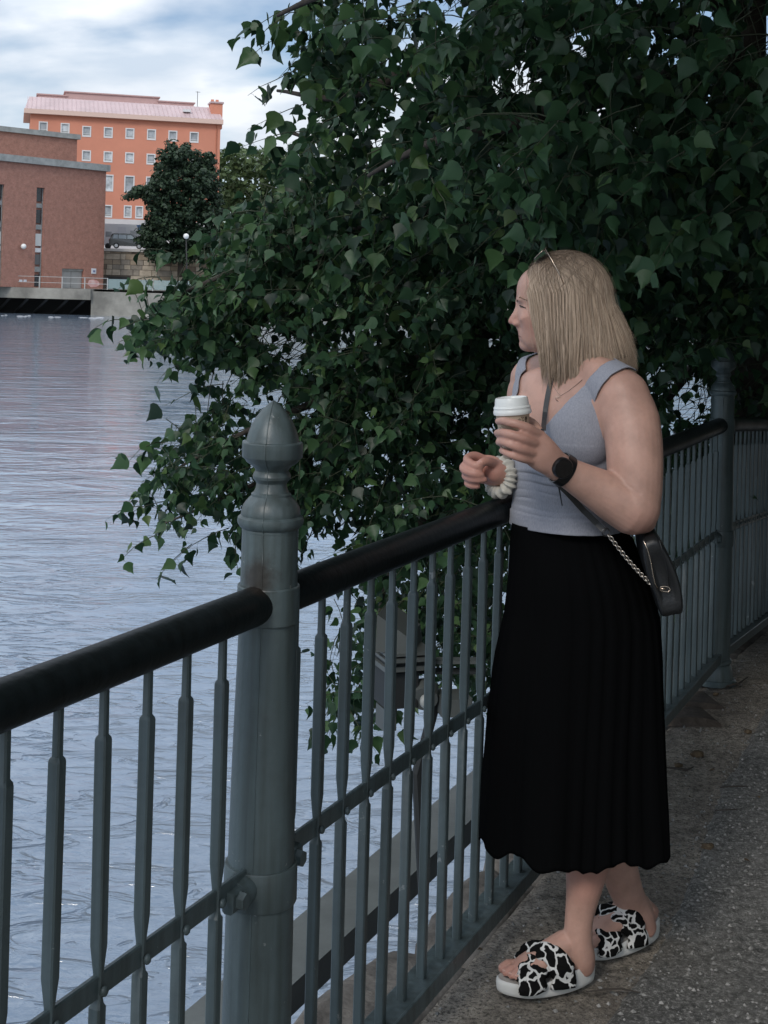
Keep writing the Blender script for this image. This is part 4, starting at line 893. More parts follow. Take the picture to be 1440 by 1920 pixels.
# unseen leaf masses overhead and to the right, added to shade the foreground
ro_ = random.Random(77); V = []; Fc = []
def shade_blob(c, r, n, s):
    c = Vector(c)
    for j in range(n):
        d = Vector((ro_.gauss(0, 1), ro_.gauss(0, 1), ro_.gauss(0, 1))).normalized() * (ro_.random() ** 0.4)
        q = c + Vector((d.x * r[0], d.y * r[1], d.z * r[2]))
        x, y = pix(q) if q.y > 0.3 else (-999, -999)
        if q.y > 0.3 and -150 < x < 1600 and -150 < y < 2050: continue
        a = Vector((ro_.gauss(0, 1), ro_.gauss(0, 1), ro_.gauss(0, 1) + .6)).normalized(); t = a.orthogonal().normalized(); t = Matrix.Rotation(ro_.uniform(0, 6.28), 3, a) @ t; bt = a.cross(t); ss = s * ro_.uniform(.7, 1.3); b = len(V)
        V.extend([q - t * ss, q + bt * ss * .7, q + t * ss, q - bt * ss * .7]); Fc.append((b, b + 1, b + 2, b + 3))
shade_blob((2.6, 5.5, 5.2), (4.2, 4.6, 2.2), 9000, 0.14)
shade_blob((1.6, 2.0, 4.6), (2.8, 3.4, 1.3), 5000, 0.14)
shade_blob((5.0, 3.0, 2.6), (2.2, 6.5, 3.2), 6500, 0.16)
shade_blob((4.0, 7.0, 2.6), (1.4, 3.4, 2.6), 5000, 0.14)
o = mesh('shading_foliage', V, Fc, M_LEAF, tree); o['kind'] = 'stuff'
# ================================================================== floodlit mooring cabinet hanging on the quay behind the fence
M_CAB = mat('grey_cabinet_paint', (0.085, 0.095, 0.092), 0.5, var=0.15, vscale=3); M_CABD = mat('dark_cabinet_paint', (0.02, 0.023, 0.024), 0.6)
CD = 5.2
cabn = empty('mooring_cabinet', U(740, 1380, CD), 'grey steel mooring cabinet with ribbed bands and a round lamp seen between the balusters', 'cabinet')
def pbox(x0, y0, x1, y1, D0, D1, m, nm, par, turn=0.0):
    a, b = U(x0, y0, D0), U(x1, y1, D0); c = (a + b) / 2; c.y = (D0 + D1) / 2; R = Matrix.Rotation(turn, 3, 'Z')
    return MB().bbox(c, R @ Vector((abs(b.x - a.x) / 2, 0, 0)), R @ Vector((0, abs(D1 - D0) / 2, 0)), Vector((0, 0, abs(a.z - b.z) / 2)), 0.004).build(nm, m, par)
A = MB(); q = [U(707, 1152, CD), U(766, 1196, CD), U(770, 1228, CD), U(704, 1222, CD)]; q2 = [v + Vector((0.05, 0.22, 0)) for v in q]
A.add(q + q2, [(0, 1, 2, 3), (7, 6, 5, 4), (0, 4, 5, 1), (1, 5, 6, 2), (2, 6, 7, 3), (3, 7, 4, 0)]); A.build('hood', M_CAB, cabn)
for k, (ya, yb) in enumerate(((1224, 1232), (1236, 1244), (1249, 1261))): pbox(702 - k, ya, 800 - k * 2, yb, CD - .02 * (k % 2), CD + 0.24, M_CAB, 'band', cabn, 0.35)
pbox(706, 1232, 790, 1249, CD + 0.01, CD + 0.23, M_CABD, 'recess', cabn, 0.35)
pbox(708, 1262, 770, 1330, CD + 0.02, CD + 0.22, M_CABD, 'body', cabn, 0.35)
pbox(712, 1330, 736, 1372, CD + 0.05, CD + 0.15, M_CAB, 'leg', cabn, 0.35)
pbox(780, 1238, 905, 1247, CD + 0.10, CD + 0.16, M_CAB, 'arm', cabn, 0.1); pbox(780, 1258, 905, 1266, CD + 0.10, CD + 0.16, M_CABD, 'arm', cabn, 0.1)
pbox(822, 1311, 880, 1346, CD + .02, CD + 0.16, M_CAB, 'junction_box', cabn, 0.2)
c = U(797, 1318, CD); MB().ball(c + Vector((0.0, 0.02, 0)), (0.020, 0.02, 0.026), 16, 10).build('lamp', mat('dull_lamp_glass', (0.35, 0.36, 0.34), 0.3), cabn, smooth=True)
MB().tube([c + Vector((0, 0.10, 0.02)), c + Vector((0, 0.045, 0))], [0.055, 0.05], 18).build('lamp_housing', M_CAB, cabn, auto=40)
MB().tube([c + Vector((0.05, 0.1, 0)), c + Vector((-0.02, 0.1, -.30)), c + Vector((0.02, .1, -.8))], 0.02, 8).build('pipe', M_CABD, cabn)
# ================================================================== loose things on the path
M_LFD = mat('dry_leaf', (0.10, 0.07, 0.04), 0.8, var=0.3, vscale=20)
def slab(px, wpx, hpx, D, label, nm='paving_slab'):
    # tilted broken slab edges lifted by the roots
    c = UZ(*px, 0.0); bm = bmesh.new(); V = []; n = 14; k = c.y / F
    A = MB(); P = []
    for i in range(n):
        a = math.pi * i / (n - 1); x = -math.cos(a) * wpx * k / 2; z = (abs(math.sin(a)) ** 0.7) * hpx * k; P.append((x, z))
    front = [c + Vector((x, 0, z * 0.9 - .004)) for x, z in P]; back = [c + Vector((x * 0.8, 0.22, z * 0.35 - 0.004)) for x, z in P]
    A.add(front + back, [tuple(range(n - 1, -1, -1))] + [(i, i + 1, n + i + 1, n + i) for i in range(n - 1)])
    o = A.build(nm, mat('lifted_slab', (0.075, 0.06, 0.048), 0.9, var=0.3, vscale=30, bump=0.6, bscale=60)); tag(o, label, 'paving slab'); return o
slab((1300, 1328), 118, 15, 0, 'farther of the two lifted brown paving edges beside the fence foot')
slab((1298, 1361), 112, 20, 0, 'nearer of the two lifted brown paving edges beside the fence foot')
def clod(x, y, r, label, name='earth_clod', cat='clod'):
    c = UZ(x, y, 0); bm = bmesh.new(); bmesh.ops.create_icosphere(bm, subdivisions=2, radius=1)
    for v in bm.verts: v.co = Vector((v.co.x * r * 1.4, v.co.y * r, v.co.z * r * .7)) * (1 + 0.5 * noise.noise(v.co * 1.7 + Vector((x, y, 0))))
    me = bpy.data.meshes.new(name); bm.to_mesh(me); bm.free(); me.materials.append(M_LFD); o = bpy.data.objects.new(name, me); _link(o, None, c + Vector((0, 0, r * .4))); tag(o, label, cat)
clod(1308, 1418, 0.017, 'brown earth clod on the dirt below the lifted slabs'); clod(1272, 1437, 0.011, 'small dark clod beside the skirt near a thin twig'); clod(1402, 1374, 0.011, 'small dark clod at the asphalt edge')
clod(1326, 1590, 0.014, 'dark crumbled leaf clump on the gravel right of the skirt hem'); clod(1342, 1303, 0.010, 'small clod behind the lifted slabs near the far post')
def stick(pts, r, label):
    P = [UZ(x, y, 0.0) + Vector((0, 0, 0.010 + r)) for x, y in pts]; o = MB().tube(P, [r * .7] + [r] * (len(P) - 2) + [r * .5], 6).build('twig', M_BARK, smooth=True); tag(o, label, 'twig')
stick([(1362, 1293), (1385, 1288), (1402, 1276)], 0.004, 'pale twig leaning at the foot of the far fence post')
stick([(1345, 1301), (1366, 1294), (1378, 1285), (1388, 1290)], 0.003, 'thin forked twig just beside the far post base')
stick([(1248, 1447), (1270, 1449), (1288, 1452), (1300, 1446)], 0.004, 'dark twig beside the skirt on the dirt')
stick([(1100, 1870), (1130, 1866), (1165, 1864), (1200, 1872)], 0.0025, 'slender pale twig in front of the rear sandal')
stick([(1350, 1484), (1375, 1482), (1402, 1482)], 0.003, 'straight dark twig on the gravelly asphalt')
stick([(1340, 1527), (1370, 1526), (1392, 1524)], 0.0025, 'short dark twig lower on the gravelly asphalt')
rl_ = random.Random(31)
LEAF_LAB = ['dry brown leaf near the skirt hem on the grit', 'dry leaf between the skirt and the pale dirt patch', 'dry leaf on the pale dirt below the brown clod', 'dry leaf on the gravelly asphalt near the frame edge', 'dry leaf on the asphalt above the straight dark twig', 'dry leaf on the gravel right of the rear sandal heel', 'dry leaf beside the fence foot nearest the front sandal toes', 'dry leaf a step farther along the fence foot than the toes']
for k, (x, y) in enumerate([(1240, 1655), (1290, 1500), (1340, 1450), (1395, 1620), (1420, 1500), (1310, 1740), (880, 1850), (905, 1790)]):
    c = UZ(x, y, 0) + Vector((0, 0, 0.012)); a = rl_.uniform(0, 6.28); s = rl_.uniform(0.012, 0.022); q = LVa.copy(); q[:, 2] *= 2.5; q *= s
    R = Matrix.Rotation(a, 3, 'Z') @ Matrix.Rotation(rl_.uniform(-.3, .3), 3, 'X'); o = mesh('fallen_leaf', [tuple(R @ Vector(v)) for v in q], LF, M_LFD, None, True, c); tag(o, LEAF_LAB[k], 'leaf', 'dry leaves scattered on the path')
# ================================================================== person
def remesh(mb, voxel, smooth=6, name='tmp'):
    me = bpy.data.meshes.new(name); me.from_pydata([tuple(v) for v in mb.V], [], mb.F); me.update()
    bm = bmesh.new(); bm.from_mesh(me); bmesh.ops.recalc_face_normals(bm, faces=bm.faces); bm.to_mesh(me); bm.free()
    o = bpy.data.objects.new(name, me); COL.objects.link(o)
    r = o.modifiers.new('r', 'REMESH'); r.mode = 'VOXEL'; r.voxel_size = voxel; r.use_smooth_shade = True
    if smooth: s = o.modifiers.new('s', 'SMOOTH'); s.iterations = smooth; s.factor = 0.5
    dg = bpy.context.evaluated_depsgraph_get(); ev = o.evaluated_get(dg); m2 = bpy.data.meshes.new_from_object(ev, depsgraph=dg)
    bpy.data.objects.remove(o); bpy.data.meshes.remove(me); m2.shade_smooth(); return m2
def coords(me):
    a = np.empty(len(me.vertices) * 3); me.vertices.foreach_get('co', a); return a.reshape(-1, 3)
def chain(mb, pts, n=16, hint=None, flats=None):
    "closed rounded tapered tube; pts = (x, y, D, radius in px of the photo)"
    P = [U(x, y, D) for x, y, D, r in pts]; R = [r * D / F for x, y, D, r in pts]
    # round ends
    t0 = (P[0] - P[1]).normalized(); t1 = (P[-1] - P[-2]).normalized(); PP = []; RR = []; FF = []
    fl = flats or [1.0] * len(P)
    for a in (1.45, 1.1, 0.7, 0.35): PP.append(P[0] + t0 * R[0] * math.sin(a)); RR.append(R[0] * math.cos(a)); FF.append(fl[0])
    # resample with a smooth curve
    m = len(P)
    for i in range(m - 1):
        p0, p1, p2, p3 = P[max(0, i - 1)], P[i], P[i + 1], P[min(m - 1, i + 2)]; r0, r1, r2, r3 = R[max(0, i - 1)], R[i], R[i + 1], R[min(m - 1, i + 2)]
        for k in range(6):
            t = k / 6; w = lambda a, b, c, d: 0.5 * ((2 * b) + (c - a) * t + (2 * a - 5 * b + 4 * c - d) * t * t + (3 * b - a - 3 * c + d) * t ** 3)
            PP.append(w(p0, p1, p2, p3)); RR.append(w(r0, r1, r2, r3)); FF.append(fl[i] + (fl[i + 1] - fl[i]) * t)
    PP.append(P[-1]); RR.append(R[-1]); FF.append(fl[-1])
    for a in (0.35, 0.7, 1.1, 1.45): PP.append(P[-1] + t1 * R[-1] * math.sin(a)); RR.append(R[-1] * math.cos(a)); FF.append(fl[-1])
    mb.tube(PP, RR, n, True, hint, flats=FF)
AX = Vector((0.62, -0.785, 0)).normalized()      # her right shoulder -> left shoulder
BX = Vector((-AX.y * -1, 0, 0)); BX = Vector((-0.785, -0.62, 0)).normalized()   # chest direction
def torso_loft(mb, rows, n=48):
    "rows: (x, y, D, half width (m) along AX, half depth (m) along BX, power)"
    V = []; Fc = []; 
    rr = []
    m = len(rows)
    for i in range(m - 1):
        for k in range(5):
            t = k / 5; a = [rows[max(0, i - 1)], rows[i], rows[i + 1], rows[min(m - 1, i + 2)]]
            rr.append([0.5 * ((2 * a[1][j]) + (a[2][j] - a[0][j]) * t + (2 * a[0][j] - 5 * a[1][j] + 4 * a[2][j] - a[3][j]) * t * t + (3 * a[1][j] - a[0][j] - 3 * a[2][j] + a[3][j]) * t ** 3) for j in range(6)])
    rr.append(list(rows[-1]))
    for x, y, D, wa, db, pw in rr:
        c = U(x, y, D)
        for k in range(n):
            q = 2 * math.pi * k / n; ca, sa = math.cos(q), math.sin(q)
            u = math.copysign(abs(ca) ** (2 / pw), ca) * wa; v = math.copysign(abs(sa) ** (2 / pw), sa) * db
            V.append(c + AX * u + BX * v)
    for i in range(len(rr) - 1):
        for k in range(n): Fc.append((i * n + k, i * n + (k + 1) % n, (i + 1) * n + (k + 1) % n, (i + 1) * n + k))
    Fc.append(tuple(range(n - 1, -1, -1))); Fc.append(tuple((len(rr) - 1) * n + k for k in range(n)))
    mb.add(V, Fc)
def rotm(x, y, z): return Matrix((x, y, z)).transposed()
R_T = rotm(AX, BX, UP)
torso_rows = [(1072, 688, 3.20, 0.070, 0.060, 2.0), (1070, 704, 3.20, 0.125, 0.072, 2.2), (1072, 728, 3.20, 0.152, 0.088, 2.3), (1074, 765, 3.20, 0.152, 0.102, 2.3), (1073, 805, 3.20, 0.146, 0.108, 2.3), (1068, 850, 3.20, 0.138, 0.104, 2.2), (1060, 900, 3.20, 0.128, 0.098, 2.1), (1057, 945, 3.20, 0.124, 0.098, 2.1), (1060, 990, 3.20, 0.134, 0.106, 2.1), (1070, 1060, 3.20, 0.160, 0.125, 2.1), (1075, 1120, 3.20, 0.168, 0.128, 2.1), (1078, 1160, 3.20, 0.15, 0.12, 2.1)]
body = MB()
torso_loft(body, [(r[0], r[1], r[2], r[3] - (0.0 if r[1] < 980 else 0.03 if r[1] < 1000 else 0.06), r[4] - (0.0 if r[1] < 980 else 0.025 if r[1] < 1000 else 0.05), r[5]) for r in torso_rows])
# chest
for (sx, zpx) in ((0.072, 800), (-0.070, 800)):
    c = U(1073, zpx, 3.20) + AX * sx + BX * 0.046; body.ball(c, (0.078, 0.072, 0.092), 20, 14, R_T)
# neck, trapezius, shoulders
chain(body, [(1078, 712, 3.20, 50), (1072, 680, 3.20, 44), (1062, 652, 3.20, 43), (1056, 620, 3.20, 44)], 20)
chain(body, [(1066, 672, 3.20, 34), (1118, 700, 3.12, 36), (1168, 742, 3.06, 52)], 18)
chain(body, [(1064, 676, 3.21, 30), (1030, 690, 3.28, 32), (998, 712, 3.34, 42)], 18)
# left arm (nearer): hefty upper arm, bent elbow, forearm across the front
chain(body, [(1112, 742, 3.115, 36), (1150, 760, 3.075, 44), (1176, 800, 3.04, 44)], 18)
body.ball(U(1204, 972, 2.995), 0.033, 16, 10)
chain(body, [(1152, 748, 3.09, 42), (1176, 768, 3.055, 53), (1186, 810, 3.03, 54), (1190, 860, 3.01, 53), (1190, 910, 3.00, 52), (1185, 948, 2.99, 53)], 26)
chain(body, [(1186, 950, 2.99, 53), (1160, 938, 2.985, 48), (1122, 918, 2.975, 40), (1084, 897, 2.96, 32.5), (1056, 881, 2.95, 28), (1036, 868, 2.94, 28)], 26)
# left hand holding the cup
hb = MB()
VD = Vector((0, -1, 0))
chain(body, [(1040, 870, 2.94, 27), (1022, 856, 2.925, 32), (1004, 840, 2.915, 34), (992, 830, 2.912, 33)], 22, hint=VD, flats=[.9, .66, .5, .42])
for pts in ([(1006, 812, 2.905, 10.5), (990, 803, 2.892, 11.0), (973, 796, 2.888, 9.6), (957, 792, 2.892, 9.2), (944, 789, 2.906, 8.4), (934, 790, 2.930, 7.4)],
            [(1002, 830, 2.900, 10.5), (984, 823, 2.886, 11.4), (967, 817, 2.882, 10.0), (952, 813, 2.888, 9.6), (940, 811, 2.905, 8.8), (932, 812, 2.930, 7.8)],
            [(998, 848, 2.902, 10.5), (980, 842, 2.888, 11.0), (964, 836, 2.884, 9.8), (951, 831, 2.890, 9.2), (941, 829, 2.906, 8.5), (935, 829, 2.928, 7.6)],
            [(998, 864, 2.910, 9.5), (980, 859, 2.896, 10.0), (966, 855, 2.892, 9.0), (955, 851, 2.897, 8.4), (946, 847, 2.909, 7.8), (941, 845, 2.926, 7.0)],
            [(1022, 838, 2.94, 14), (1012, 815, 2.965, 12.5), (1000, 796, 2.985, 11), (985, 786, 3.000, 9.5)]):
    chain(body, [(x, y, D, r * 0.90) for x, y, D, r in pts], 12)
# right arm (beyond): upper arm seen left of the chest, forearm lying along the handrail
chain(body, [(1004, 722, 3.33, 44), (990, 742, 3.35, 40), (992, 800, 3.38, 37), (1000, 860, 3.41, 36), (1004, 900, 3.40, 35)], 20)
chain(body, [(1004, 900, 3.40, 35), (985, 900, 3.34, 32), (962, 894, 3.27, 27), (944, 888, 3.22, 23), (930, 884, 3.205, 23)], 20)
# right hand, loosely curled, palm towards us
chain(body, [(938, 887, 3.21, 24), (926, 884, 3.215, 28), (912, 880, 3.225, 28), (902, 880, 3.23, 25)], 18, hint=VD, flats=[.8, .58, .48, .42])
for pts in ([(908, 862, 3.225, 9.5), (890, 855, 3.215, 10), (876, 860, 3.195, 9.2), (882, 868, 3.172, 8.8), (893, 873, 3.160, 8.4), (901, 876, 3.160, 7.2)],
            [(906, 874, 3.225, 9.5), (884, 869, 3.215, 10), (869, 876, 3.192, 9.4), (876, 884, 3.168, 9.0), (890, 888, 3.158, 8.6), (902, 890, 3.158, 7.4)],
            [(906, 888, 3.225, 9.0), (887, 885, 3.215, 9.5), (873, 891, 3.195, 9.2), (882, 897, 3.172, 8.8), (896, 899, 3.162, 8.2), (908, 899, 3.162, 7.0)],
            [(908, 900, 3.225, 8.5), (890, 899, 3.218, 8.8), (877, 905, 3.200, 8.4), (884, 910, 3.182, 8.0), (895, 911, 3.175, 7.0)],
            [(932, 874, 3.205, 12), (921, 867, 3.180, 10.8), (911, 865, 3.165, 10), (903, 867, 3.158, 8.5)]):
    chain(body, [(x, y, D, r * 0.90) for x, y, D, r in pts], 12)
# ---- head: profile built from shaped masses, facing the river (image left)
HD = 3.20; k3 = HD / F
FW = Vector((-math.cos(0.10), math.sin(0.10), 0)); LT = Vector((-FW.y, FW.x, 0)) ; LT = UP.cross(FW)    # forward / her left (towards the camera)
R_H = rotm(FW, LT, UP)
def hp(x, y, l=0.0):
    "point on the head's mid plane at photo pixel, moved l metres to her left"
    c0 = U(1050, 570, HD); p = U(x, y, HD); d = p - c0
    return c0 + FW * (d.dot(Vector((-1, 0, 0)))) + UP * d.z + LT * l
def hball(x, y, rf, rl, rz, l=0.0, tilt=0.0, n=22):
    R = R_H @ Matrix.Rotation(tilt, 3, 'Y'); body.ball(hp(x, y, l), (rf * k3, rl * k3, rz * k3), n, 16, R)
hball(1056, 552, 79, 61, 74)              # cranium
hball(1010, 545, 42, 50, 46)              # forehead
hball(1020, 590, 51, 49, 50)              # mid face
hball(1012, 628, 40, 38, 34)              # jaw mass
hball(992, 646, 19, 17, 14)               # chin
hball(1000, 618, 26, 24, 24)              # mouth mound
hball(1030, 630, 38, 43, 28, tilt=0.45)   # jaw line
for sl_ in (-1, 1):
    hball(995, 598, 22, 17, 18, l=sl_ * 0.034)      # cheeks
    hball(1000, 616, 22, 14, 20, l=sl_ * 0.028)
    hball(981, 562, 14, 15, 6, l=sl_ * 0.026)        # brow ridge
    hball(968, 607, 7.0, 5.5, 5.5, l=sl_ * 0.0095)   # nostril wings
    hball(991, 574, 11, 12, 9, l=sl_ * 0.031)        # eyeball bulge / lids
hball(977, 566, 12, 10, 15)
# nose bridge to tip
body.tube([hp(978, 565), hp(974, 577), hp(970, 588), hp(963, 598), hp(960, 602)], [7 * k3, 7.6 * k3, 8.0 * k3, 7.8 * k3, 7 * k3], 14)
hball(959.5, 602.5, 6.8, 7.4, 6.4)
hball(976, 614, 8, 8, 8)
hball(979, 624, 7.6, 15, 4.4); hball(981, 633, 7.2, 13, 4.8)   # lips
hball(985, 648, 11, 12, 10)
for sl_ in (-1, 1): hball(1062, 588, 8, 5, 17, l=sl_ * 0.074)
# ---- legs
gp = lambda x, y: None
chain(body, [(1130, 1480, 3.14, 56), (1112, 1560, 3.14, 52), (1103, 1610, 3.14, 44), (1094, 1670, 3.14, 33), (1086, 1720, 3.14, 27), (1084, 1760, 3.14, 27), (1088, 1792, 3.145, 28), (1090, 1806, 3.15, 26)], 22)
chain(body, [(1150, 1480, 3.30, 54), (1150, 1560, 3.30, 46), (1157, 1610, 3.30, 38), (1169, 1655, 3.32, 33), (1184, 1692, 3.34, 30), (1198, 1718, 3.355, 29), (1206, 1736, 3.36, 25)], 22)
def foot(hx, hy, hD, tx, ty, tD, zoff):
    H0 = U(hx, hy, hD); T0 = U(tx, ty, tD); H0.z = zoff; T0.z = zoff; d = (T0 - H0); L = d.length; f = d.normalized(); s = UP.cross(f)
    P = lambda a, b, z: H0 + f * (a * L) + s * b + UP * z
    body.tube([P(-.02, 0, .028), P(.08, 0, .036), P(.25, 0, .046), P(.42, 0, .046), P(.60, 0, .036), P(.75, 0, .026), P(.86, 0, .018)], [.018, .028, .030, .031, .036, .038, .030], 18, True, UP, flats=[1, 1, 1.1, 1.05, .72, .52, .46])
    body.tube([P(.12, 0, .05), P(.30, 0, .062), P(.5, 0, .044)], [.026, .03, .03], 16)
    for i, (b, r, l) in enumerate(((0.028, .0125, 1.0), (0.009, .0095, 1.0), (-0.007, .0090, .965), (-0.021, .0086, .92), (-0.034, .0080, .86))):
        sg = foot.sg; body.tube([P(.74, b * sg * .95, .018), P(l - .09, b * sg, .021), P(l - .02, b * sg, .014), P(l + .015, b * sg, .012)], [r * .95, r, r * .95, r * .5], 10)
    return H0, T0, f, s, L
foot.sg = -1   # left foot: big toe on her right
F1 = foot(1100, 1800, 3.16, 948, 1840, 3.085, 0.034)
foot.sg = 1
F2 = foot(1222, 1742, 3.385, 1090, 1780, 3.26, 0.034)
bme = remesh(body, 0.0030, 5, 'body')
_bm = bmesh.new(); _bm.from_mesh(bme)
def relax(c, r, it, skip=()):
    vs_ = [v for v in _bm.verts if (v.co - c).length < r and not any((v.co - q).length < k for q, k in skip)]
    for _ in range(it): bmesh.ops.smooth_vert(_bm, verts=vs_, factor=0.5, use_axis_x=True, use_axis_y=True, use_axis_z=True)
relax(U(1165, 762, 3.06), 0.085, 90); relax(U(1160, 770, 3.06), 0.055, 60); relax(U(1095, 705, 3.14), 0.075, 50); relax(U(1010, 705, 3.32), 0.05, 40)
nose = [(hp(962, 602), 0.014), (hp(970, 590), 0.012), (hp(978, 628), 0.014)]
for l in (0.04, -0.04): relax(hp(1000, 592, l), 0.036, 26, nose + [(hp(984, 572, l * .8), 0.012)]); relax(hp(1000, 615, l * .9), 0.034, 70, [(hp(966, 604), 0.020), (hp(975, 628), 0.011)]); relax(hp(1005, 628, l), 0.030, 20, nose)
relax(hp(1000, 540), 0.06, 25, nose); relax(U(1190, 950, 2.99), 0.06, 20); relax(U(1040, 800, 3.08), 0.05, 20)
# crease in the bend of the elbow
cr_p = [U(1150, 905, 2.93), U(1168, 909, 2.93), U(1184, 916, 2.93), U(1197, 926, 2.935)]
_bm.normal_update()
for v in _bm.verts:
    if v.co.y < 3.0 and 0.45 < v.co.x < 0.62 and 1.08 < v.co.z < 1.20:
        d = min(((v.co - cr_p[i].lerp(cr_p[i + 1], k / 6)).xz.length if False else math.hypot(v.co.x - cr_p[i].lerp(cr_p[i + 1], k / 6).x * v.co.y / 2.93, (v.co.z - H) - (cr_p[i].lerp(cr_p[i + 1], k / 6).z - H) * v.co.y / 2.93)) for i in range(3) for k in range(7))
        if d < 0.008: v.co -= v.normal * 0.0022 * (1 - d / 0.008)
_bm.to_mesh(bme); _bm.free(); bme.shade_smooth()
def skin_mat():
    m = mat('skin', (0.47, 0.283, 0.222), 0.48, 0, 0.4, var=0.13, vscale=16, bump=0.2, bscale=260, sss=0.12, bdist=0.002); nt = m.node_tree; p = nt.nodes['Principled BSDF']
    at = N(nt, 'ShaderNodeAttribute'); at.attribute_name = 'flush'; base = p.inputs['Base Color'].links[0].from_socket
    mx = N(nt, 'ShaderNodeMixRGB'); mx.inputs[2].default_value = (0.46, 0.20, 0.155, 1); nt.links.new(at.outputs['Fac'], mx.inputs[0]); nt.links.new(base, mx.inputs[1]); nt.links.new(mx.outputs[0], p.inputs['Base Color'])
    return m
M_SKIN = skin_mat(); bme.materials.append(M_SKIN)
person = empty('person', ST(0, 0, 0) * 0 + Vector((U(1080, 1800, 3.2).x, 3.2, 0)), 'blond woman in grey tank top and long black skirt leaning on the fence', 'person')
bo = bpy.data.objects.new('body', bme); _link(bo, person)
bo.location = -WL['person']; WL['body'] = Vector((0, 0, 0))
C = coords(bme)
# push skin out of the handrail and balusters
rel = C - np.array(FP); tt = rel @ np.array(FN); 
# natural redness: hands, knees, nose, cheeks, feet
fl = np.zeros(len(C))
def flush(p, r, k):
    d = np.linalg.norm(C - np.array(p), axis=1); np.maximum(fl, k * np.clip(1.3 - d / r, 0, 1), out=fl)
flush(hp(960, 605), 0.02, .55); flush(hp(1000, 605, .04), 0.035, .35); flush(U(900, 885, 3.19), 0.07, .75); flush(U(975, 830, 2.9), 0.06, .38); flush(U(1015, 850, 2.92), 0.05, .2)
flush(F1[1], 0.05, .6); flush(F1[0], .05, .3); flush(F2[0], .06, .5); flush(U(1100, 1650, 3.1), .06, .4); flush(hp(978, 629), 0.014, .8); flush(U(1205, 985, 2.97), 0.05, .35)
a = bme.attributes.new('flush', 'FLOAT', 'POINT'); a.data.foreach_set('value', fl.astype(np.float32))
bvh = BVHTree.FromPolygons([Vector(v) for v in C.tolist()], [tuple(p.vertices) for p in bme.polygons])
ORG = Vector((0, 0, H))
def snap(x, y, off=0.003, tree_=None):
    d = ray(x, y).normalized(); hit = (tree_ or bvh).ray_cast(ORG, d)
    if hit[0] is None: return None
    return hit[0] - d * off, hit[1]
# ---- clothes from the torso surface
def garment(keep, off, disp=None, sm=4):
    g = MB(); torso_loft(g, torso_rows)
    for (sx, zpx) in ((0.072, 800), (-0.070, 800)):
        c = U(1073, zpx, 3.20) + AX * sx + BX * 0.046; g.ball(c, (0.078, 0.072, 0.092), 20, 14, R_T)
    chain(g, [(1066, 672, 3.20, 34), (1118, 700, 3.12, 36), (1168, 742, 3.06, 52)], 18)
    chain(g, [(1064, 676, 3.21, 30), (1030, 690, 3.28, 32), (998, 712, 3.34, 42)], 18)
    me = remesh(g, 0.0027, 36, 'garment'); return me
gm = garment(None, 0)
bm = bmesh.new(); bm.from_mesh(gm); bm.normal_update()
cT = U(1072, 720, 3.20)
def loc3(p):
    d = p - cT; return d.dot(AX), d.dot(BX), p.z
zof = lambda y: U(1072, y, 3.2).z
Z_HEM, Z_V, Z_TOP = zof(988), zof(806), zof(690)
_gb = BVHTree.FromPolygons([v.co.copy() for v in bm.verts], [[v.index for v in f.verts] for f in bm.faces])
def curve_uz(pts):
    out = []
    for x, y in pts:
        h_ = _gb.ray_cast(ORG, ray(x, y).normalized())
        if h_[0] is not None: u, v, z = loc3(h_[0]); out.append((z, u))
    out.sort(); return [q[0] for q in out], [q[1] for q in out]
ARM_Z, ARM_U = curve_uz([(1176, 692), (1160, 697), (1147, 705), (1128, 727), (1118, 757), (1120, 785), (1128, 810), (1142, 838)])
NEC_Z, NEC_U = curve_uz([(1122, 698), (1103, 719), (1083, 741), (1058, 768), (1036, 792)])
print('arm', [round(q, 3) for q in ARM_U], 'neck', [round(q, 3) for q in NEC_U])
def keepf(p):
    u, v, z = loc3(p)
    if z < Z_HEM: return -1
    # straps: neckline V in front, scoop at the back; armholes
    r = 1.0
    su = abs(u)
    tz = (z - Z_V) / (Z_TOP - Z_V)
    if v > 0.0:
        nw = float(np.interp(z, [Z_V] + NEC_Z, [0.0] + [max(0, q) for q in NEC_U])) if z > Z_V else -1
        if z > NEC_Z[-1]: nw += (z - NEC_Z[-1]) * 0.5
    else:
        nw = 0.088 * max(0, (z - zof(735)) / (Z_TOP - zof(735))) ** 0.5 if z > zof(735) else -1
    a1 = su - nw if nw > 0 else 1
    # armhole: ellipse centred at the shoulder side
    if v > -0.02 and z > ARM_Z[0]:
        hw = float(np.interp(z, ARM_Z, ARM_U)); return min(a1, hw - su)
    zc = zof(752); hw = 0.150 - 0.038 * math.exp(-((z - zc) / 0.055) ** 2) if z > zof(835) else 0.5
    if z > zof(770): hw = 0.112
    elif z > zof(835): 
        t = (z - zof(835)) / (zof(770) - zof(835)); hw = 0.175 - (0.175 - 0.112) * min(1, t * 1.25) ** 0.5
    a2 = hw - su
    return min(a1, a2, (z - Z_HEM) * 1.0 + 0.0005)
dead = [v for v in bm.verts if keepf(v.co) < -0.004]
bmesh.ops.delete(bm, geom=dead, context='VERTS')
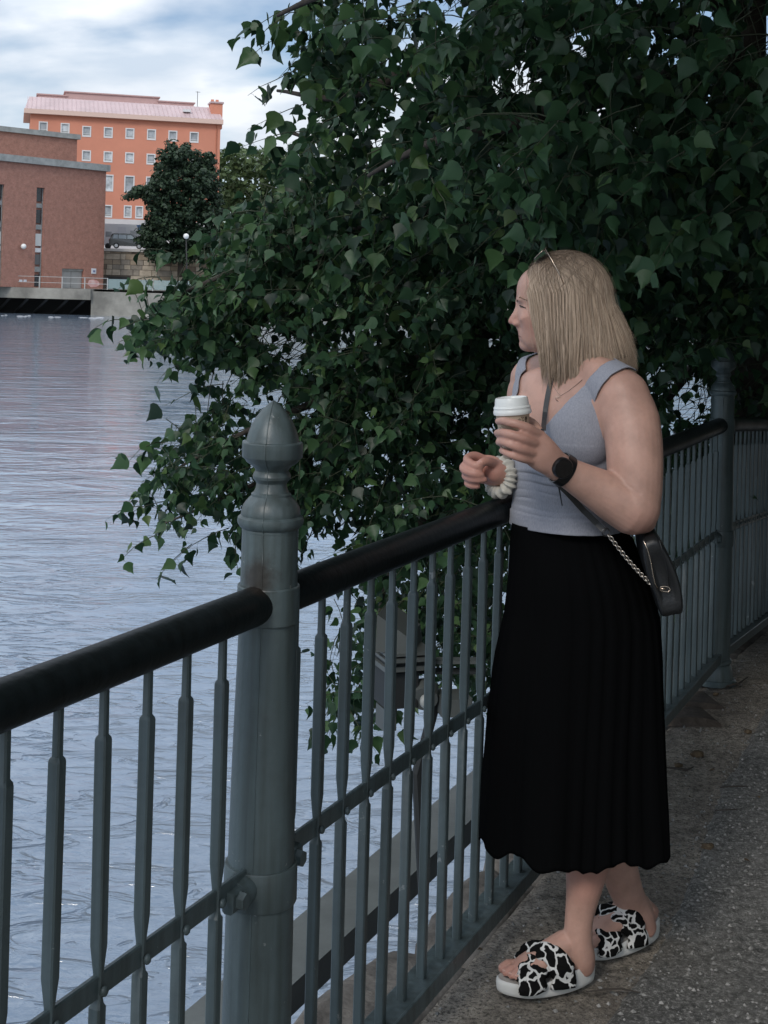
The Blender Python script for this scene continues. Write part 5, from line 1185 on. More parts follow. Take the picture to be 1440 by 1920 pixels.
# pull the border onto the cut line, then smooth it
for it in range(0):
    for v in bm.verts:
        if v.is_boundary:
            k = keepf(v.co)
            if abs(k) < 0.02:
                e = 0.002; g = Vector([(keepf(v.co + Vector(q)) - k) / e for q in ((e, 0, 0), (0, e, 0), (0, 0, e))]); L2 = g.length_squared
                if L2 > 0.05: 
                    st = g * (-k / L2); st = st - v.normal * st.dot(v.normal)
                    if st.length > 0.005: st = st.normalized() * 0.005
                    v.co += st
bd = [v for v in bm.verts if v.is_boundary]
loose = [v for v in bm.verts if not v.link_faces]; bmesh.ops.delete(bm, geom=loose, context='VERTS')
bd = [v for v in bm.verts if v.is_boundary]
nb = {v: [e.other_vert(v) for e in v.link_edges if e.is_boundary] for v in bd}
for it in range(14):
    new = {v: v.co * 0.5 + (sum((q.co for q in nb[v]), Vector()) / max(1, len(nb[v]))) * 0.5 for v in bd if len(nb[v]) == 2}
    for v, c_ in new.items(): v.co = c_
    inner = {q for v in bd for e in v.link_edges for q in (e.other_vert(v),) if not q.is_boundary}
    bmesh.ops.smooth_vert(bm, verts=list(inner), factor=0.4, use_axis_x=True, use_axis_y=True, use_axis_z=True)
bm.normal_update()
for v in bm.verts:
    u, vv, z = loc3(v.co); n = v.normal.copy()
    dz = 0.0045
    # gathered horizontal folds over the belly, stronger towards the front seam
    w = math.exp(-((u - 0.01) / 0.075) ** 2) if vv > 0 else 0.25
    fold = max(0, 1 - abs((z - zof(900)) / (zof(840) - zof(975)) * 1.8))
    ph = z * 330 + 5.0 * noise.noise(Vector((u * 9, vv * 9, z * 25))) + 1.2 * math.sin(u * 35)
    dz += (0.0026 * math.sin(ph) + 0.0014 * math.sin(ph * 1.9 + 1)) * (0.4 + 1.3 * noise.noise(Vector((u * 12, z * 22, 5)))) * (0.25 + 0.75 * w) * min(1, fold * 1.6)
    dz += 0.0035 * noise.noise(Vector((u * 16, vv * 16, z * 30))) * (1 if z < zof(820) else .4)
    if z < zof(960): dz += 0.003
    v.co += n * dz
# thickness
for v in bm.verts:
    t = (v.co - FP).dot(FN)
    zlim = 0.014 + 0.026 * math.exp(-((v.co.z - 1.05) / 0.05) ** 2)
    if t < zlim: v.co += FN * (zlim - t)
tme = bpy.data.meshes.new('tank_top'); bm.to_mesh(tme); bm.free(); tme.shade_smooth()
M_TOP = mat('heather_grey_jersey', (0.235, 0.245, 0.285), 0.9, 0, 0.15, col2=(0.31, 0.32, 0.36), vscale=420, stretch=(1, 1, 0.35), bump=0.25, bscale=900, bdist=0.001); pin(M_TOP, 'Sheen Weight').default_value = 0.15
tme.materials.append(M_TOP); to = bpy.data.objects.new('tank_top', tme); _link(to, person); q_ = to.modifiers.new('thickness', 'SOLIDIFY'); q_.thickness = 0.0022; q_.offset = 1
tbv = BVHTree.FromPolygons([Vector(v) for v in coords(tme).tolist()], [tuple(p.vertices) for p in tme.polygons])
def snap2(x, y, off):
    a, b = snap(x, y, off), snap(x, y, off, tbv)
    if a and b: return a if a[0].y < b[0].y else b
    return a or b
# ---- long pleated skirt
rowsS = [(976, 960, 1160), (1010, 957, 1188), (1060, 955, 1206), (1110, 952, 1224), (1170, 946, 1238), (1250, 930, 1244), (1330, 919, 1247), (1420, 907, 1250), (1500, 900, 1253), (1560, 895, 1256), (1603, 893, 1257)]
nk = 420; nr = 90; V = []; Fc = []; rs = random.Random(12)
ph = [rs.uniform(0, 6.28) for _ in range(8)]
ys = [r[0] for r in rowsS]; xl = [r[1] for r in rowsS]; xr = [r[2] for r in rowsS]
for i in range(nr + 1):
    f = i / nr; y = 982 + (1602 - 982) * f
    L, R_ = np.interp(y, ys, xl), np.interp(y, ys, xr); cx = (L + R_) / 2; hw = (R_ - L) / 2 * 3.16 / F
    dep = np.interp(f, [0, .15, .4, 1], [0.100, 0.122, 0.132, 0.135]); cD = np.interp(f, [0, .2, 1], [3.20, 3.18, 3.16])
    c = U(cx, y, cD); c.z = U(cx, y, cD - 0.09 * min(1, f * 3)).z
    for k in range(nk):
        q = 2 * math.pi * k / nk
        amp = (0.0006 + 0.0034 * f ** 0.9) * (0.55 + 0.9 * abs(noise.noise(Vector((math.cos(q) * 2.2, math.sin(q) * 2.2, f * 1.3)))))
        warp = q + 0.11 * math.sin(3 * q + ph[0] + f) + 0.03 * math.sin(7 * q + ph[1])
        s1 = math.sin(warp * 28 + 0.8 * noise.noise(Vector((q * 3, f * 2, 0)))); pl = (abs(s1) ** 0.6) * math.copysign(1, s1)
        big = math.sin(q * 5 + ph[2] + 0.8 * f) * 0.5 + math.sin(q * 9 + ph[3] - 0.6 * f) * 0.5
        rr_ = 1 + 0
        x = math.cos(q) * (hw - amp) + math.cos(q) * (pl * amp * (0.55 + .45 * math.sin(q * 3 + ph[4])) + big * 0.019 * f ** 1.5)
        yv = math.sin(q) * (dep - amp) + math.sin(q) * (pl * amp + big * 0.014 * f ** 1.5)
        hem = (0.007 * math.sin(q * 6 + ph[5]) + 0.006 * math.sin(q * 11 + ph[6]) + 0.004 * s1) * max(0, (f - .8) / .2) if f > .8 else 0
        frontlow = -0.020 * max(0, -math.sin(q)) * max(0, (f - .8) / .2)
        p = c + Vector((x, yv, hem + frontlow))
        t = (p - FP).dot(FN); lim = 0.016 + 0.004 * (1 + s1)
        lim = min(lim, 0.020) + 0.016 * math.exp(-((p.z - 1.05) / 0.05) ** 2)
        if t < lim: p += FN * (lim - t)
        V.append(p)
for i in range(nr):
    for k in range(nk): Fc.append((i * nk + k, i * nk + (k + 1) % nk, (i + 1) * nk + (k + 1) % nk, (i + 1) * nk + k))
M_SKIRT = mat('black_skirt_cloth', (0.0040, 0.0042, 0.0045), 0.95, 0, 0.0, bump=0.2, bscale=700, bdist=0.001)
sk = mesh('skirt', V, Fc, M_SKIRT, person, True); sk.data.shade_smooth()
sm_ = sk.modifiers.new('thickness', 'SOLIDIFY'); sm_.thickness = 0.002
MB().lathe([], (0, 0, 0), 3) if False else None
# ---- slides
M_SOLE = mat('white_rubber_sole', (0.62, 0.62, 0.59), 0.6, var=0.06, vscale=20)
def pat_mat():
    m = bpy.data.materials.new('black_white_blotch_print'); m.use_nodes = True; nt = m.node_tree; p = nt.nodes['Principled BSDF']; p.inputs['Roughness'].default_value = 0.9; p.inputs['Specular IOR Level'].default_value = 0.1
    tc = N(nt, 'ShaderNodeTexCoord'); no = N(nt, 'ShaderNodeTexNoise'); no.inputs['Scale'].default_value = 30; nt.links.new(tc.outputs['Object'], no.inputs['Vector'])
    mx = N(nt, 'ShaderNodeMixRGB', blend_type='ADD'); mx.inputs[0].default_value = 0.035; nt.links.new(tc.outputs['Object'], mx.inputs[1]); nt.links.new(no.outputs[1], mx.inputs[2])
    v = N(nt, 'ShaderNodeTexVoronoi'); v.feature = 'DISTANCE_TO_EDGE'; v.inputs['Scale'].default_value = 27; nt.links.new(mx.outputs[0], v.inputs['Vector'])
    v2 = N(nt, 'ShaderNodeTexVoronoi'); v2.feature = 'F1'; v2.inputs['Scale'].default_value = 27; nt.links.new(mx.outputs[0], v2.inputs['Vector'])
    r = N(nt, 'ShaderNodeValToRGB'); e = r.color_ramp.elements; e[0].position = 0.050; e[0].color = (0.6, 0.6, 0.58, 1); e[1].position = 0.066; e[1].color = (0.006, 0.006, 0.006, 1); nt.links.new(v.outputs[0], r.inputs[0])
    nt.links.new(r.outputs[0], p.inputs['Base Color']); return m
M_PRINT = pat_mat()
def slide(Fx, name_label):
    H0, T0, f, s, L = Fx; z0 = 0.004
    P = lambda a, b, z: Vector((H0.x, H0.y, z0)) + f * (a * L) + s * b + UP * z
    # outline of the sole
    n = 48; out_ = []
    for i in range(n):
        q = 2 * math.pi * i / n; a = 0.5 + 0.60 * math.cos(q); wv = 0.041 + 0.009 * math.cos(q) - (0.004 * math.sin(2 * q + .5)); out_.append((a, math.sin(q) * wv if True else 0))
    def spring(a): return 0.010 * max(0, (a - 0.8)) / 0.3
    A = MB(); rings = []
    for z, sc_ in ((0.0, .93), (0.003, .985), (0.010, 1.0), (0.020, 1.01), (0.027, 1.0), (0.030, .965), (0.0265, .90), (0.024, .80)):
        ring = []
        for a, b in out_:
            aa = 0.5 + (a - .5) * sc_; ht = 1 + (0.55 if aa < 0.35 else 0.55 * max(0, 1 - (aa - .35) / .3)) * (1 if z > 0.012 else 0)
            zz = z * (ht if z > .012 else 1)
            if z in (0.0265, 0.024): zz = z * 1.0 - 0.0 + (ht - 1) * 0.012
            ring.append(P(aa, b * sc_, zz + spring(aa)))
        rings.append(ring)
    V = [v for r in rings for v in r]; Fc = []
    for i in range(len(rings) - 1):
        for k in range(n): Fc.append((i * n + k, i * n + (k + 1) % n, (i + 1) * n + (k + 1) % n, (i + 1) * n + k))
    Fc.append(tuple(range(n - 1, -1, -1))); Fc.append(tuple((len(rings) - 1) * n + k for k in range(n)))
    A.add(V, Fc); so_ = A.build('sandal', M_SOLE, person, smooth=True); autosmooth(so_.data, 50)
    # two scrunched cross bands over the instep
    rq = random.Random(int(H0.x * 1000)); 
    for bi, (a0, a1, hgt_) in enumerate(((0.66, 0.74, 0.058), (0.47, 0.55, 0.086))):
        nu, nv = 60, 28; V = []; Fc = []
        for i in range(nu + 1):
            t = i / nu; ang = math.pi * t; cy = math.cos(ang); sy = abs(math.sin(ang))
            cross = (0.5 - t) * 0.22 * (1 if bi == 0 else -1)
            ctr = P((a0 + a1) / 2 + cross, cy * 0.047, 0.020 + sy ** 0.75 * (hgt_ - .022))
            rad_dir = (s * cy * 1.0 + UP * (sy + .15)).normalized()
            fat = 0.024 * (0.72 + 0.28 * sy) * (0.85 + .3 * noise.noise(Vector((t * 7, bi * 9, H0.x * 5))))
            for k in range(nv):
                q = 2 * math.pi * k / nv; r1 = 0.043 * (0.85 + .2 * noise.noise(Vector((t * 5 + 4, bi * 3, 1))))
                cr_ = 1 + 0.17 * math.sin(5 * q + 13 * t + bi) * sy + 0.34 * noise.noise(Vector((math.cos(q) * 1.6, math.sin(q) * 1.6, t * 11 + bi * 5)))
                V.append(ctr + f * (math.cos(q) * r1 * cr_ * .92) + rad_dir * (math.sin(q) * fat * cr_))
        for i in range(nu):
            for k in range(nv): Fc.append((i * nv + k, i * nv + (k + 1) % nv, (i + 1) * nv + (k + 1) % nv, (i + 1) * nv + k))
        Fc.append(tuple(range(nv - 1, -1, -1))); Fc.append(tuple(nu * nv + k for k in range(nv)))
        mesh('strap', V, Fc, M_PRINT, so_, True)
slide(F1, ''); slide(F2, '')
# toenails
for i, (b, l) in enumerate(((0.028, 1.0), (0.009, 1.0), (-0.007, .965), (-0.021, .92))):
    H0, T0, f, s, L = F1; p = H0 + f * (L * (l - .005)) + s * (-b) + UP * 0.020; MB().ball(p, (0.0055, 0.005, 0.0028), 8, 6, rotm(f, s, UP)).build('toenail', mat('nail', (0.55, 0.33, 0.27), 0.3) if i == 0 else bpy.data.materials['nail'], person, smooth=True)
# ---- face details
M_LIP = mat('lip', (0.36, 0.16, 0.14), 0.45); M_BROW = mat('brow_hair', (0.17, 0.11, 0.07), 0.8); M_DARK = mat('lash_dark', (0.03, 0.022, 0.018), 0.7)
for sl_ in (1, -1):
    P = [hp(971 + 2, 565, sl_ * .010), hp(975, 561, sl_ * .020), hp(981, 559, sl_ * .031), hp(991, 562, sl_ * .042)]
    Q = []
    for p in P:
        h_ = bvh.find_nearest(p); Q.append(h_[0] + h_[1] * 0.0006)
    MB().tube(Q, [0.0012, 0.0020, 0.0018, 0.0008], 6).build('eyebrow', M_BROW, person, smooth=True)
    P = [hp(976, 573, sl_ * .018), hp(978, 573.5, sl_ * .024), hp(982, 575, sl_ * .033), hp(988, 577.5, sl_ * .041)]; Q = []
    for p in P:
        h_ = bvh.find_nearest(p); Q.append(h_[0] + h_[1] * 0.0005)
    MB().tube(Q, [0.0010, 0.0017, 0.0018, 0.0010], 6).build('eyelashes', M_DARK, person, smooth=True)
    e = bvh.find_nearest(hp(979, 575.5, sl_ * .027)); MB().ball(e[0] - e[1] * 0.0010, (0.0040, 0.0045, 0.0013), 12, 8, R_H).build('eye', mat('eye_white', (0.16, 0.13, 0.11), 0.2), person, smooth=True)
# line between the lips
Q = []
for l in (-.020, -.012, -.004, .004, .012, .020):
    h_ = bvh.find_nearest(hp(972 + abs(l) * 500, 628.0 + abs(l) * 150, l)); Q.append(h_[0] + h_[1] * 0.0001)
MB().tube(Q, [0.0004, 0.0010, 0.0012, 0.0012, 0.0010, 0.0004], 6).build('mouth_line', mat('mouth_line', (0.12, 0.05, 0.045), 0.6), person, smooth=True)
# ---- hair: base mass plus strands
def hair_mat():
    m = bpy.data.materials.new('ash_blond_hair'); m.use_nodes = True; nt = m.node_tree; p = nt.nodes['Principled BSDF']; p.inputs['Roughness'].default_value = 0.5; p.inputs['Specular IOR Level'].default_value = 0.35
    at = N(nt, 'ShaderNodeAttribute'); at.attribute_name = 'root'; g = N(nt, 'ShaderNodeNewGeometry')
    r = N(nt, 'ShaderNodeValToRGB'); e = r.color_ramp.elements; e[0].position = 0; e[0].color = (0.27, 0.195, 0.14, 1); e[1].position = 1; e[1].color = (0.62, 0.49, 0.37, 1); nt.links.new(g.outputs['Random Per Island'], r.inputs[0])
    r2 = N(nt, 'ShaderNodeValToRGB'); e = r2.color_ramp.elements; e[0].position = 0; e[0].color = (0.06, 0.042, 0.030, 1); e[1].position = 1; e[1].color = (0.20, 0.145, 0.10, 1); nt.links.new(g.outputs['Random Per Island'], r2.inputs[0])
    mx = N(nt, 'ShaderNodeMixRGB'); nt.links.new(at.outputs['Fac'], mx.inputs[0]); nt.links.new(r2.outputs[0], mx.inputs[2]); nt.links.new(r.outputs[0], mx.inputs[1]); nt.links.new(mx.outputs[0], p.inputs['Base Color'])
    return m
M_HAIR = hair_mat(); M_HBASE = mat('hair_base', (0.22, 0.165, 0.115), 0.7, var=0.2, vscale=60)
rh_ = random.Random(99)
c0 = hp(1060, 552)
SK = (84 * k3, 67 * k3, 79 * k3)    # scalp ellipsoid in FW, LT, UP
def scalp(az, el, k=1.0):
    "az 0 = forward, pi/2 = her left (camera side); el 0 = equator, pi/2 = crown"
    return c0 + FW * (math.cos(az) * math.cos(el) * SK[0] * k) + LT * (math.sin(az) * math.cos(el) * SK[1] * k) + UP * (math.sin(el) * SK[2] * k)
def hair_path(az, part_f, lift, length, seed, side):
    "from the parting over the skull then hanging"
    P = []; n = 9
    # start on the parting line: top of the head, slightly off centre
    f0 = part_f; pf = c0 + FW * (f0 * SK[0]) + LT * (0.012) ; zt = math.sqrt(max(0.02, 1 - f0 * f0 - 0.02)); pf = pf + UP * (zt * SK[2])
    e = c0 + FW * (math.cos(az) * SK[0]) + LT * (math.sin(az) * SK[1])
    for i in range(n):
        t = i / (n - 1)
        d = ((pf - c0) * math.cos(t * math.pi / 2) + (e - c0) * math.sin(t * math.pi / 2))
        # back on the ellipsoid
        a, b, c = d.dot(FW) / SK[0], d.dot(LT) / SK[1], d.dot(UP) / SK[2]; k = 1 / math.sqrt(a * a + b * b + c * c)
        P.append(c0 + d * k * (1 + lift * (0.5 + 0.5 * t)))
    p = P[-1].copy(); outd = (FW * (math.cos(az) * SK[1]) + LT * (math.sin(az) * SK[0])).normalized()
    m = 9; zend = length; z0 = p.z
    for i in range(1, m + 1):
        t = i / m
        q = p + UP * ((zend - z0) * t)
        back = max(0, -math.cos(az)); front = max(0, math.cos(az))
        # drape: back hair swings out over the shoulder, side hair falls to the chest
        q += outd * (0.006 * math.sin(t * math.pi) ** 2 - 0.012 * t * (1 - back) + 0.030 * back * t ** 1.6)
        q += FW * (-0.006 * t - 0.022 * back * t - 0.022 * front * min(1, t * 1.5)) + LT * (0.010 * math.sin(az) * t)
        q += Vector((noise.noise(Vector((seed, t * 2.0, 0))), noise.noise(Vector((seed, t * 2.0, 9))), 0)) * 0.009 * t
        q += outd * (0.006 * noise.noise(Vector((seed * 3.1, t * 1.2, 4))) * t)
        P.append(q)
    return P
def hair_len(az):
    a = abs(az)   # front locks end by the neck, side over the collar, back on the shoulder
    return U(1060, np.interp(a, [0.5, 0.8, 1.2, 1.7, 2.3, 3.14], [662, 700, 706, 712, 700, 682]), 3.2).z
V = []; Fc = []; ROOT = []
def strand(P, r, flat=0.5):
    b = len(V); n = 3; m = len(P); prev = None
    for i in range(m):
        t = (P[min(i + 1, m - 1)] - P[max(i - 1, 0)]).normalized(); a = (P[i] - c0); a = a - t * a.dot(t); a.normalize(); bt = t.cross(a)
        rr_ = r * (1 if i < m - 3 else (0.75, 0.5, 0.15)[i - (m - 3)])
        for q in (0.0, 2.09, 4.19):
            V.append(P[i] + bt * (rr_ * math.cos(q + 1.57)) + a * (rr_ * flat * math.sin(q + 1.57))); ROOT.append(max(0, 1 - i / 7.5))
    for i in range(m - 1):
        for k in range(n): Fc.append((b + i * n + k, b + i * n + (k + 1) % n, b + (i + 1) * n + (k + 1) % n, b + (i + 1) * n + k))
for j in range(7500):
    side = 1 if rh_.random() < 0.72 else -1
    az = side * rh_.uniform(0.60 if side > 0 else 1.25, 3.16)
    a = abs(az); pf = np.interp(a, [0.52, 1.0, 1.8, 2.6, 3.16], [0.80, 0.55, 0.10, -0.35, -0.70]) + rh_.uniform(-.035, .035)
    clump = round(az * 14) / 14; az2 = az * 0.62 + clump * 0.38
    L = hair_len(az) + rh_.gauss(0, 0.013) + abs(rh_.gauss(0, .012)) - 0.012 * noise.noise(Vector((clump * 9, 3, 0))) * 3 - (0.02 if rh_.random() < .05 else 0)
    P = hair_path(az2 + rh_.uniform(-.012, .012), float(pf), rh_.uniform(0.0, 0.06), L, clump * 6 + 0.35 * rh_.random(), side)
    strand(P, rh_.uniform(0.0004, 0.0010))
# flyaways
for j in range(140):
    az = rh_.uniform(0.55, 4.6); P = hair_path(az, rh_.uniform(-.6, .8), rh_.uniform(0.06, 0.13), hair_len(az) + rh_.gauss(0, .02), rh_.uniform(0, 50), 1); strand(P, 0.00045)
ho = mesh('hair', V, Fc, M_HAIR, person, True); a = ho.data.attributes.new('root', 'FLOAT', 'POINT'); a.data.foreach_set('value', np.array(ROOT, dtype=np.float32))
# under-layer so the strands have body behind them
A = MB(); nA, nR = 40, 18; Vb = []; Fb = []
azs = [0.60 + (2 * math.pi - 0.60 - 1.35) * i / (nA - 1) for i in range(nA)]
paths = []
for az in azs:
    az_ = az if az <= math.pi else az - 2 * math.pi
    a = abs(az_); pf = float(np.interp(a, [0.52, 1.0, 1.8, 2.6, 3.16], [0.80, 0.55, 0.10, -0.35, -0.70]))
    P = hair_path(az_, pf, -0.035, hair_len(az_) + 0.03, 0, 1); paths.append([p + (c0 - p) * 0.02 for p in P])
m = len(paths[0])
for P in paths: Vb += P
for i in range(nA - 1):
    for k in range(m - 1): Fb.append((i * m + k, (i + 1) * m + k, (i + 1) * m + k + 1, i * m + k + 1))
bh = mesh('hair_underlayer', Vb, Fb, M_HBASE, ho, True); md = bh.modifiers.new('t', 'SOLIDIFY'); md.thickness = 0.006; md.offset = -1
# ================================================================== things she wears and holds
M_METAL = mat('warm_metal', (0.55, 0.45, 0.36), 0.25, 1.0); M_SILV = mat('chain_metal', (0.55, 0.50, 0.44), 0.28, 1.0); M_BLK = mat('black_plastic', (0.008, 0.008, 0.009), 0.3); M_LEA = mat('black_leather', (0.010, 0.011, 0.012), 0.42, 0, 0.45, bump=0.3, bscale=220, bdist=0.002)
# sunglasses pushed up
sg_ = empty('sunglasses', hp(1020, 474), 'thin-framed sunglasses pushed up on the blond hair', 'sunglasses')
for l in (0.072, -0.072):
    MB().tube([hp(1022, 468, l * .80), hp(1032, 486, l * 1.02), hp(1045, 510, l * 1.13), hp(1055, 532, l * 1.16)], 0.0011, 8).build('temple', M_METAL, sg_, smooth=True)
    MB().tube([hp(1055, 532, l * 1.16), hp(1060, 550, l * 1.12), hp(1062, 563, l * 1.05)], [0.0016, 0.0024, 0.002], 8).build('temple_tip', mat('tortoise_tip', (0.08, 0.04, 0.025), 0.3) if l > 0 else bpy.data.materials['tortoise_tip'], sg_, smooth=True)
M_LENS = mat('dark_lens', (0.010, 0.008, 0.008), 0.08, 0, 0.8)
for l in (0.032, -0.032):
    c = hp(1014, 474, l); n = 24; up_ = (hp(1022, 466) - hp(1003, 484)).normalized(); V = []
    for d in (0.0, 0.0016):
        for i in range(n):
            q = 2 * math.pi * i / n; V.append(c + up_ * (0.021 * math.cos(q)) + LT * (0.027 * math.sin(q)) + up_.cross(LT) * d)
    mesh('lens', V, [tuple(range(n)), tuple(range(2 * n - 1, n - 1, -1))] + [(i, i + n, (i + 1) % n + n, (i + 1) % n) for i in range(n)], M_LENS, sg_)
    P = [c + up_ * (0.0215 * math.cos(2 * math.pi * i / n)) + LT * (0.0275 * math.sin(2 * math.pi * i / n)) for i in range(n + 1)]; MB().tube(P, 0.0009, 6, False).build('frame', M_METAL, sg_, smooth=True)
MB().tube([hp(1018, 470, -.008), hp(1021, 467, 0), hp(1018, 470, .008)], 0.0009, 6).build('bridge', M_METAL, sg_)
# takeaway cup
CUP_C = U(963, 803, 2.955); tl = Matrix.Rotation(-0.10, 3, 'Y'); 
cup = empty('takeaway_cup', CUP_C, 'beige paper coffee cup with a white plastic lid held at chest height', 'cup')
M_CUP = mat('kraft_paper_cup', (0.52, 0.40, 0.29), 0.75, var=0.03, vscale=40); M_LID = mat('white_plastic_lid', (0.70, 0.72, 0.70), 0.35, 0, 0.4)
MB().lathe([(0.0255, -0.062), (0.0265, -0.058), (0.0365, 0.036), (0.0375, 0.040)], CUP_C, 48, tl).build('cup_wall', M_CUP, cup, auto=40)
ld = MB().lathe([(0.0375, 0.030), (0.0400, 0.031), (0.0408, 0.034), (0.0408, 0.038), (0.0396, 0.040), (0.0390, 0.043), (0.0398, 0.045), (0.0385, 0.048), (0.0370, 0.049), (0.0352, 0.063), (0.0335, 0.066), (0.0318, 0.0665), (0.0300, 0.064), (0.0285, 0.058), (0.010, 0.0575)], CUP_C, 48, tl).build('lid', M_LID, cup, auto=35)
MB().ball(CUP_C + tl @ Vector((-0.022, -0.008, 0.0605)), (0.007, 0.010, 0.0035), 12, 8, tl).build('sip_hole', mat('lid_shadow', (0.5, 0.5, 0.5), 0.4), ld, smooth=True)
# small dark print on the cup
M_INK = mat('brown_ink', (0.07, 0.045, 0.03), 0.7)
def on_cup(a, z, off=0.0004):
    r = 0.0265 + (z + 0.058) / 0.094 * 0.0100 + off; return CUP_C + tl @ Vector((r * math.sin(a), -r * math.cos(a), z))
def blot(a0, a1, z0, z1):
    n = 5; V = [on_cup(a0 + (a1 - a0) * i / n, z, 0.0005) for z in (z0, z1) for i in range(n + 1)]; mesh('print', V, [(i, i + 1, n + 2 + i, n + 1 + i) for i in range(n)], M_INK, cup)
n = 14
for (ac, zc, ra, rz_, hole) in ((0.30, 0.019, .10, .0042, 1), (0.56, 0.021, .09, .0042, 1)):
    for i in range(n):
        q0, q1 = 2 * math.pi * i / n, 2 * math.pi * (i + 1) / n
        mesh('print', [on_cup(ac + ra * math.cos(q0), zc + rz_ * math.sin(q0), .0005), on_cup(ac + ra * math.cos(q1), zc + rz_ * math.sin(q1), .0005), on_cup(ac + ra * .6 * math.cos(q1), zc + rz_ * .6 * math.sin(q1), .0005), on_cup(ac + ra * .6 * math.cos(q0), zc + rz_ * .6 * math.sin(q0), .0005)], [(0, 1, 2, 3)], M_INK, cup) if i % 4 else None
blot(0.27, 0.33, 0.0178, 0.0202); blot(0.70, 0.92, 0.0185, 0.0255); blot(0.74, 0.86, 0.014, 0.0178); blot(0.44, 0.50, 0.024, 0.0262); blot(0.60, 0.78, 0.0095, 0.0118); blot(0.84, 0.93, 0.0095, 0.0118)
# wristwatch
wc = snap(1054, 877, 0.0)[0]; ax = (U(1084, 897, 2.96) - U(1036, 868, 2.94)).normalized(); nv_ = (ORG - wc).normalized(); nv_ = (nv_ - ax * nv_.dot(ax)).normalized(); tv = ax.cross(nv_)
wt = empty('wristwatch', wc, 'round black smartwatch with dark strap on the left wrist', 'watch')
ctr = U(1055, 880, 2.951)
MB().tube([wc - nv_ * 0.003, wc + nv_ * 0.006, wc + nv_ * 0.009], [0.0225, 0.0225, 0.0205], 40).build('case', M_BLK, wt, auto=35)
MB().tube([wc + nv_ * 0.0088, wc + nv_ * 0.0098], [0.0195, 0.0190], 40).build('face', mat('black_glass', (0.003, 0.003, 0.004), 0.06, 0, 0.6), wt, auto=35)
n = 44; V = []
for i in range(n):
    q = 2 * math.pi * i / n; rr_ = 0.0325; o_ = nv_ * (rr_ * math.cos(q)) + tv * ((rr_ + .001) * math.sin(q))
    for (a_, k_) in ((-.0105, 1), (.0105, 1), (.0105, 1.08), (-.0105, 1.08)): V.append(ctr + ax * a_ + o_ * k_)
mesh('strap', V, [(i * 4 + k, i * 4 + (k + 1) % 4, ((i + 1) % n) * 4 + (k + 1) % 4, ((i + 1) % n) * 4 + k) for i in range(n) for k in range(4)], M_BLK, wt, True)
autosmooth(wt.children[-1].data, 30)
# scrunchie on the right wrist
c = U(938, 895, 3.215); ax = (U(985, 900, 3.34) - U(930, 884, 3.205)).normalized(); ax = (ax + Vector((0.5, 0, 0))).normalized(); a1 = ax.cross(UP).normalized(); a2 = ax.cross(a1)
V = []; nu, nv2 = 110, 18
for i in range(nu):
    q = 2 * math.pi * i / nu; ctr_ = c + (a1 * math.cos(q) + a2 * math.sin(q)) * 0.034; rd = (a1 * math.cos(q) + a2 * math.sin(q))
    for k in range(nv2):
        w_ = 2 * math.pi * k / nv2; r = 0.0135 * (1 + 0.26 * math.sin(q * 17 + 2 * math.sin(q * 3)) * (0.6 + .4 * math.cos(w_)) + 0.3 * noise.noise(Vector((math.cos(q) * 4, math.sin(q) * 4, w_))))
        V.append(ctr_ + rd * (r * math.cos(w_)) + ax * (r * 1.15 * math.sin(w_)))
sc_o = mesh('scrunchie', V, [(i * nv2 + k, i * nv2 + (k + 1) % nv2, ((i + 1) % nu) * nv2 + (k + 1) % nv2, ((i + 1) % nu) * nv2 + k) for i in range(nu) for k in range(nv2)], mat('cream_satin', (0.50, 0.48, 0.42), 0.45, 0, 0.5, var=0.06, vscale=30), None, True)
tag(sc_o, 'cream satin scrunchie round the right wrist above the handrail', 'scrunchie')
# necklace with a little heart
nk_ = empty('necklace', U(1048, 745, 3.08), 'fine chain necklace with a small open heart pendant', 'necklace')
P = []
for x, y in ((1092, 712), (1080, 722), (1066, 733), (1051, 742), (1046, 737), (1040, 728), (1034, 716), (1030, 706)):
    h_ = snap2(x, y, 0.0012); P.append(h_[0]) if h_ else None
MB().tube(P, 0.0006, 5).build('chain', M_METAL, nk_)
hc = snap2(1047, 748, 0.002)[0]; hr = []
for i in range(25):
    t = 2 * math.pi * i / 24; x = 16 * math.sin(t) ** 3; z = 13 * math.cos(t) - 5 * math.cos(2 * t) - 2 * math.cos(3 * t) - math.cos(4 * t); hr.append(hc + Vector((x, -.2 * x, z)) * 0.00042)
MB().tube(hr, 0.0007, 5, False).build('pendant', M_METAL, nk_)
# ---- cross-body bag
bag = empty('handbag', U(1240, 1090, 2.98), 'small black leather crossbody bag with chain and zipper hanging at the hip', 'handbag')
# strap over the chest
def ribbon(P, wv, th, mat_, nm, par, wdir=None):
    V = []; m = len(P); n = m
    for i in range(m):
        t = (P[min(i + 1, m - 1)] - P[max(i - 1, 0)]).normalized(); nn = (ORG - P[i]).normalized(); nn = (nn - t * nn.dot(t)).normalized(); s_ = t.cross(nn)
        for a_, b_ in ((-1, -1), (1, -1), (1, 1), (-1, 1)): V.append(P[i] + s_ * (a_ * wv / 2) + nn * (b_ * th / 2))
    Fc = [(i * 4 + k, i * 4 + (k + 1) % 4, (i + 1) * 4 + (k + 1) % 4, (i + 1) * 4 + k) for i in range(m - 1) for k in range(4)] + [(3, 2, 1, 0), tuple((m - 1) * 4 + k for k in range(4))]
    return mesh(nm, V, Fc, mat_, par)
P = []
for i in range(14):
    t = i / 13; x = 1036 + (1019 - 1036) * t - 3 * math.sin(t * 3.1); y = 700 + (806 - 700) * t; h_ = snap2(x, y, 0.004)
    if h_: P.append(h_[0])
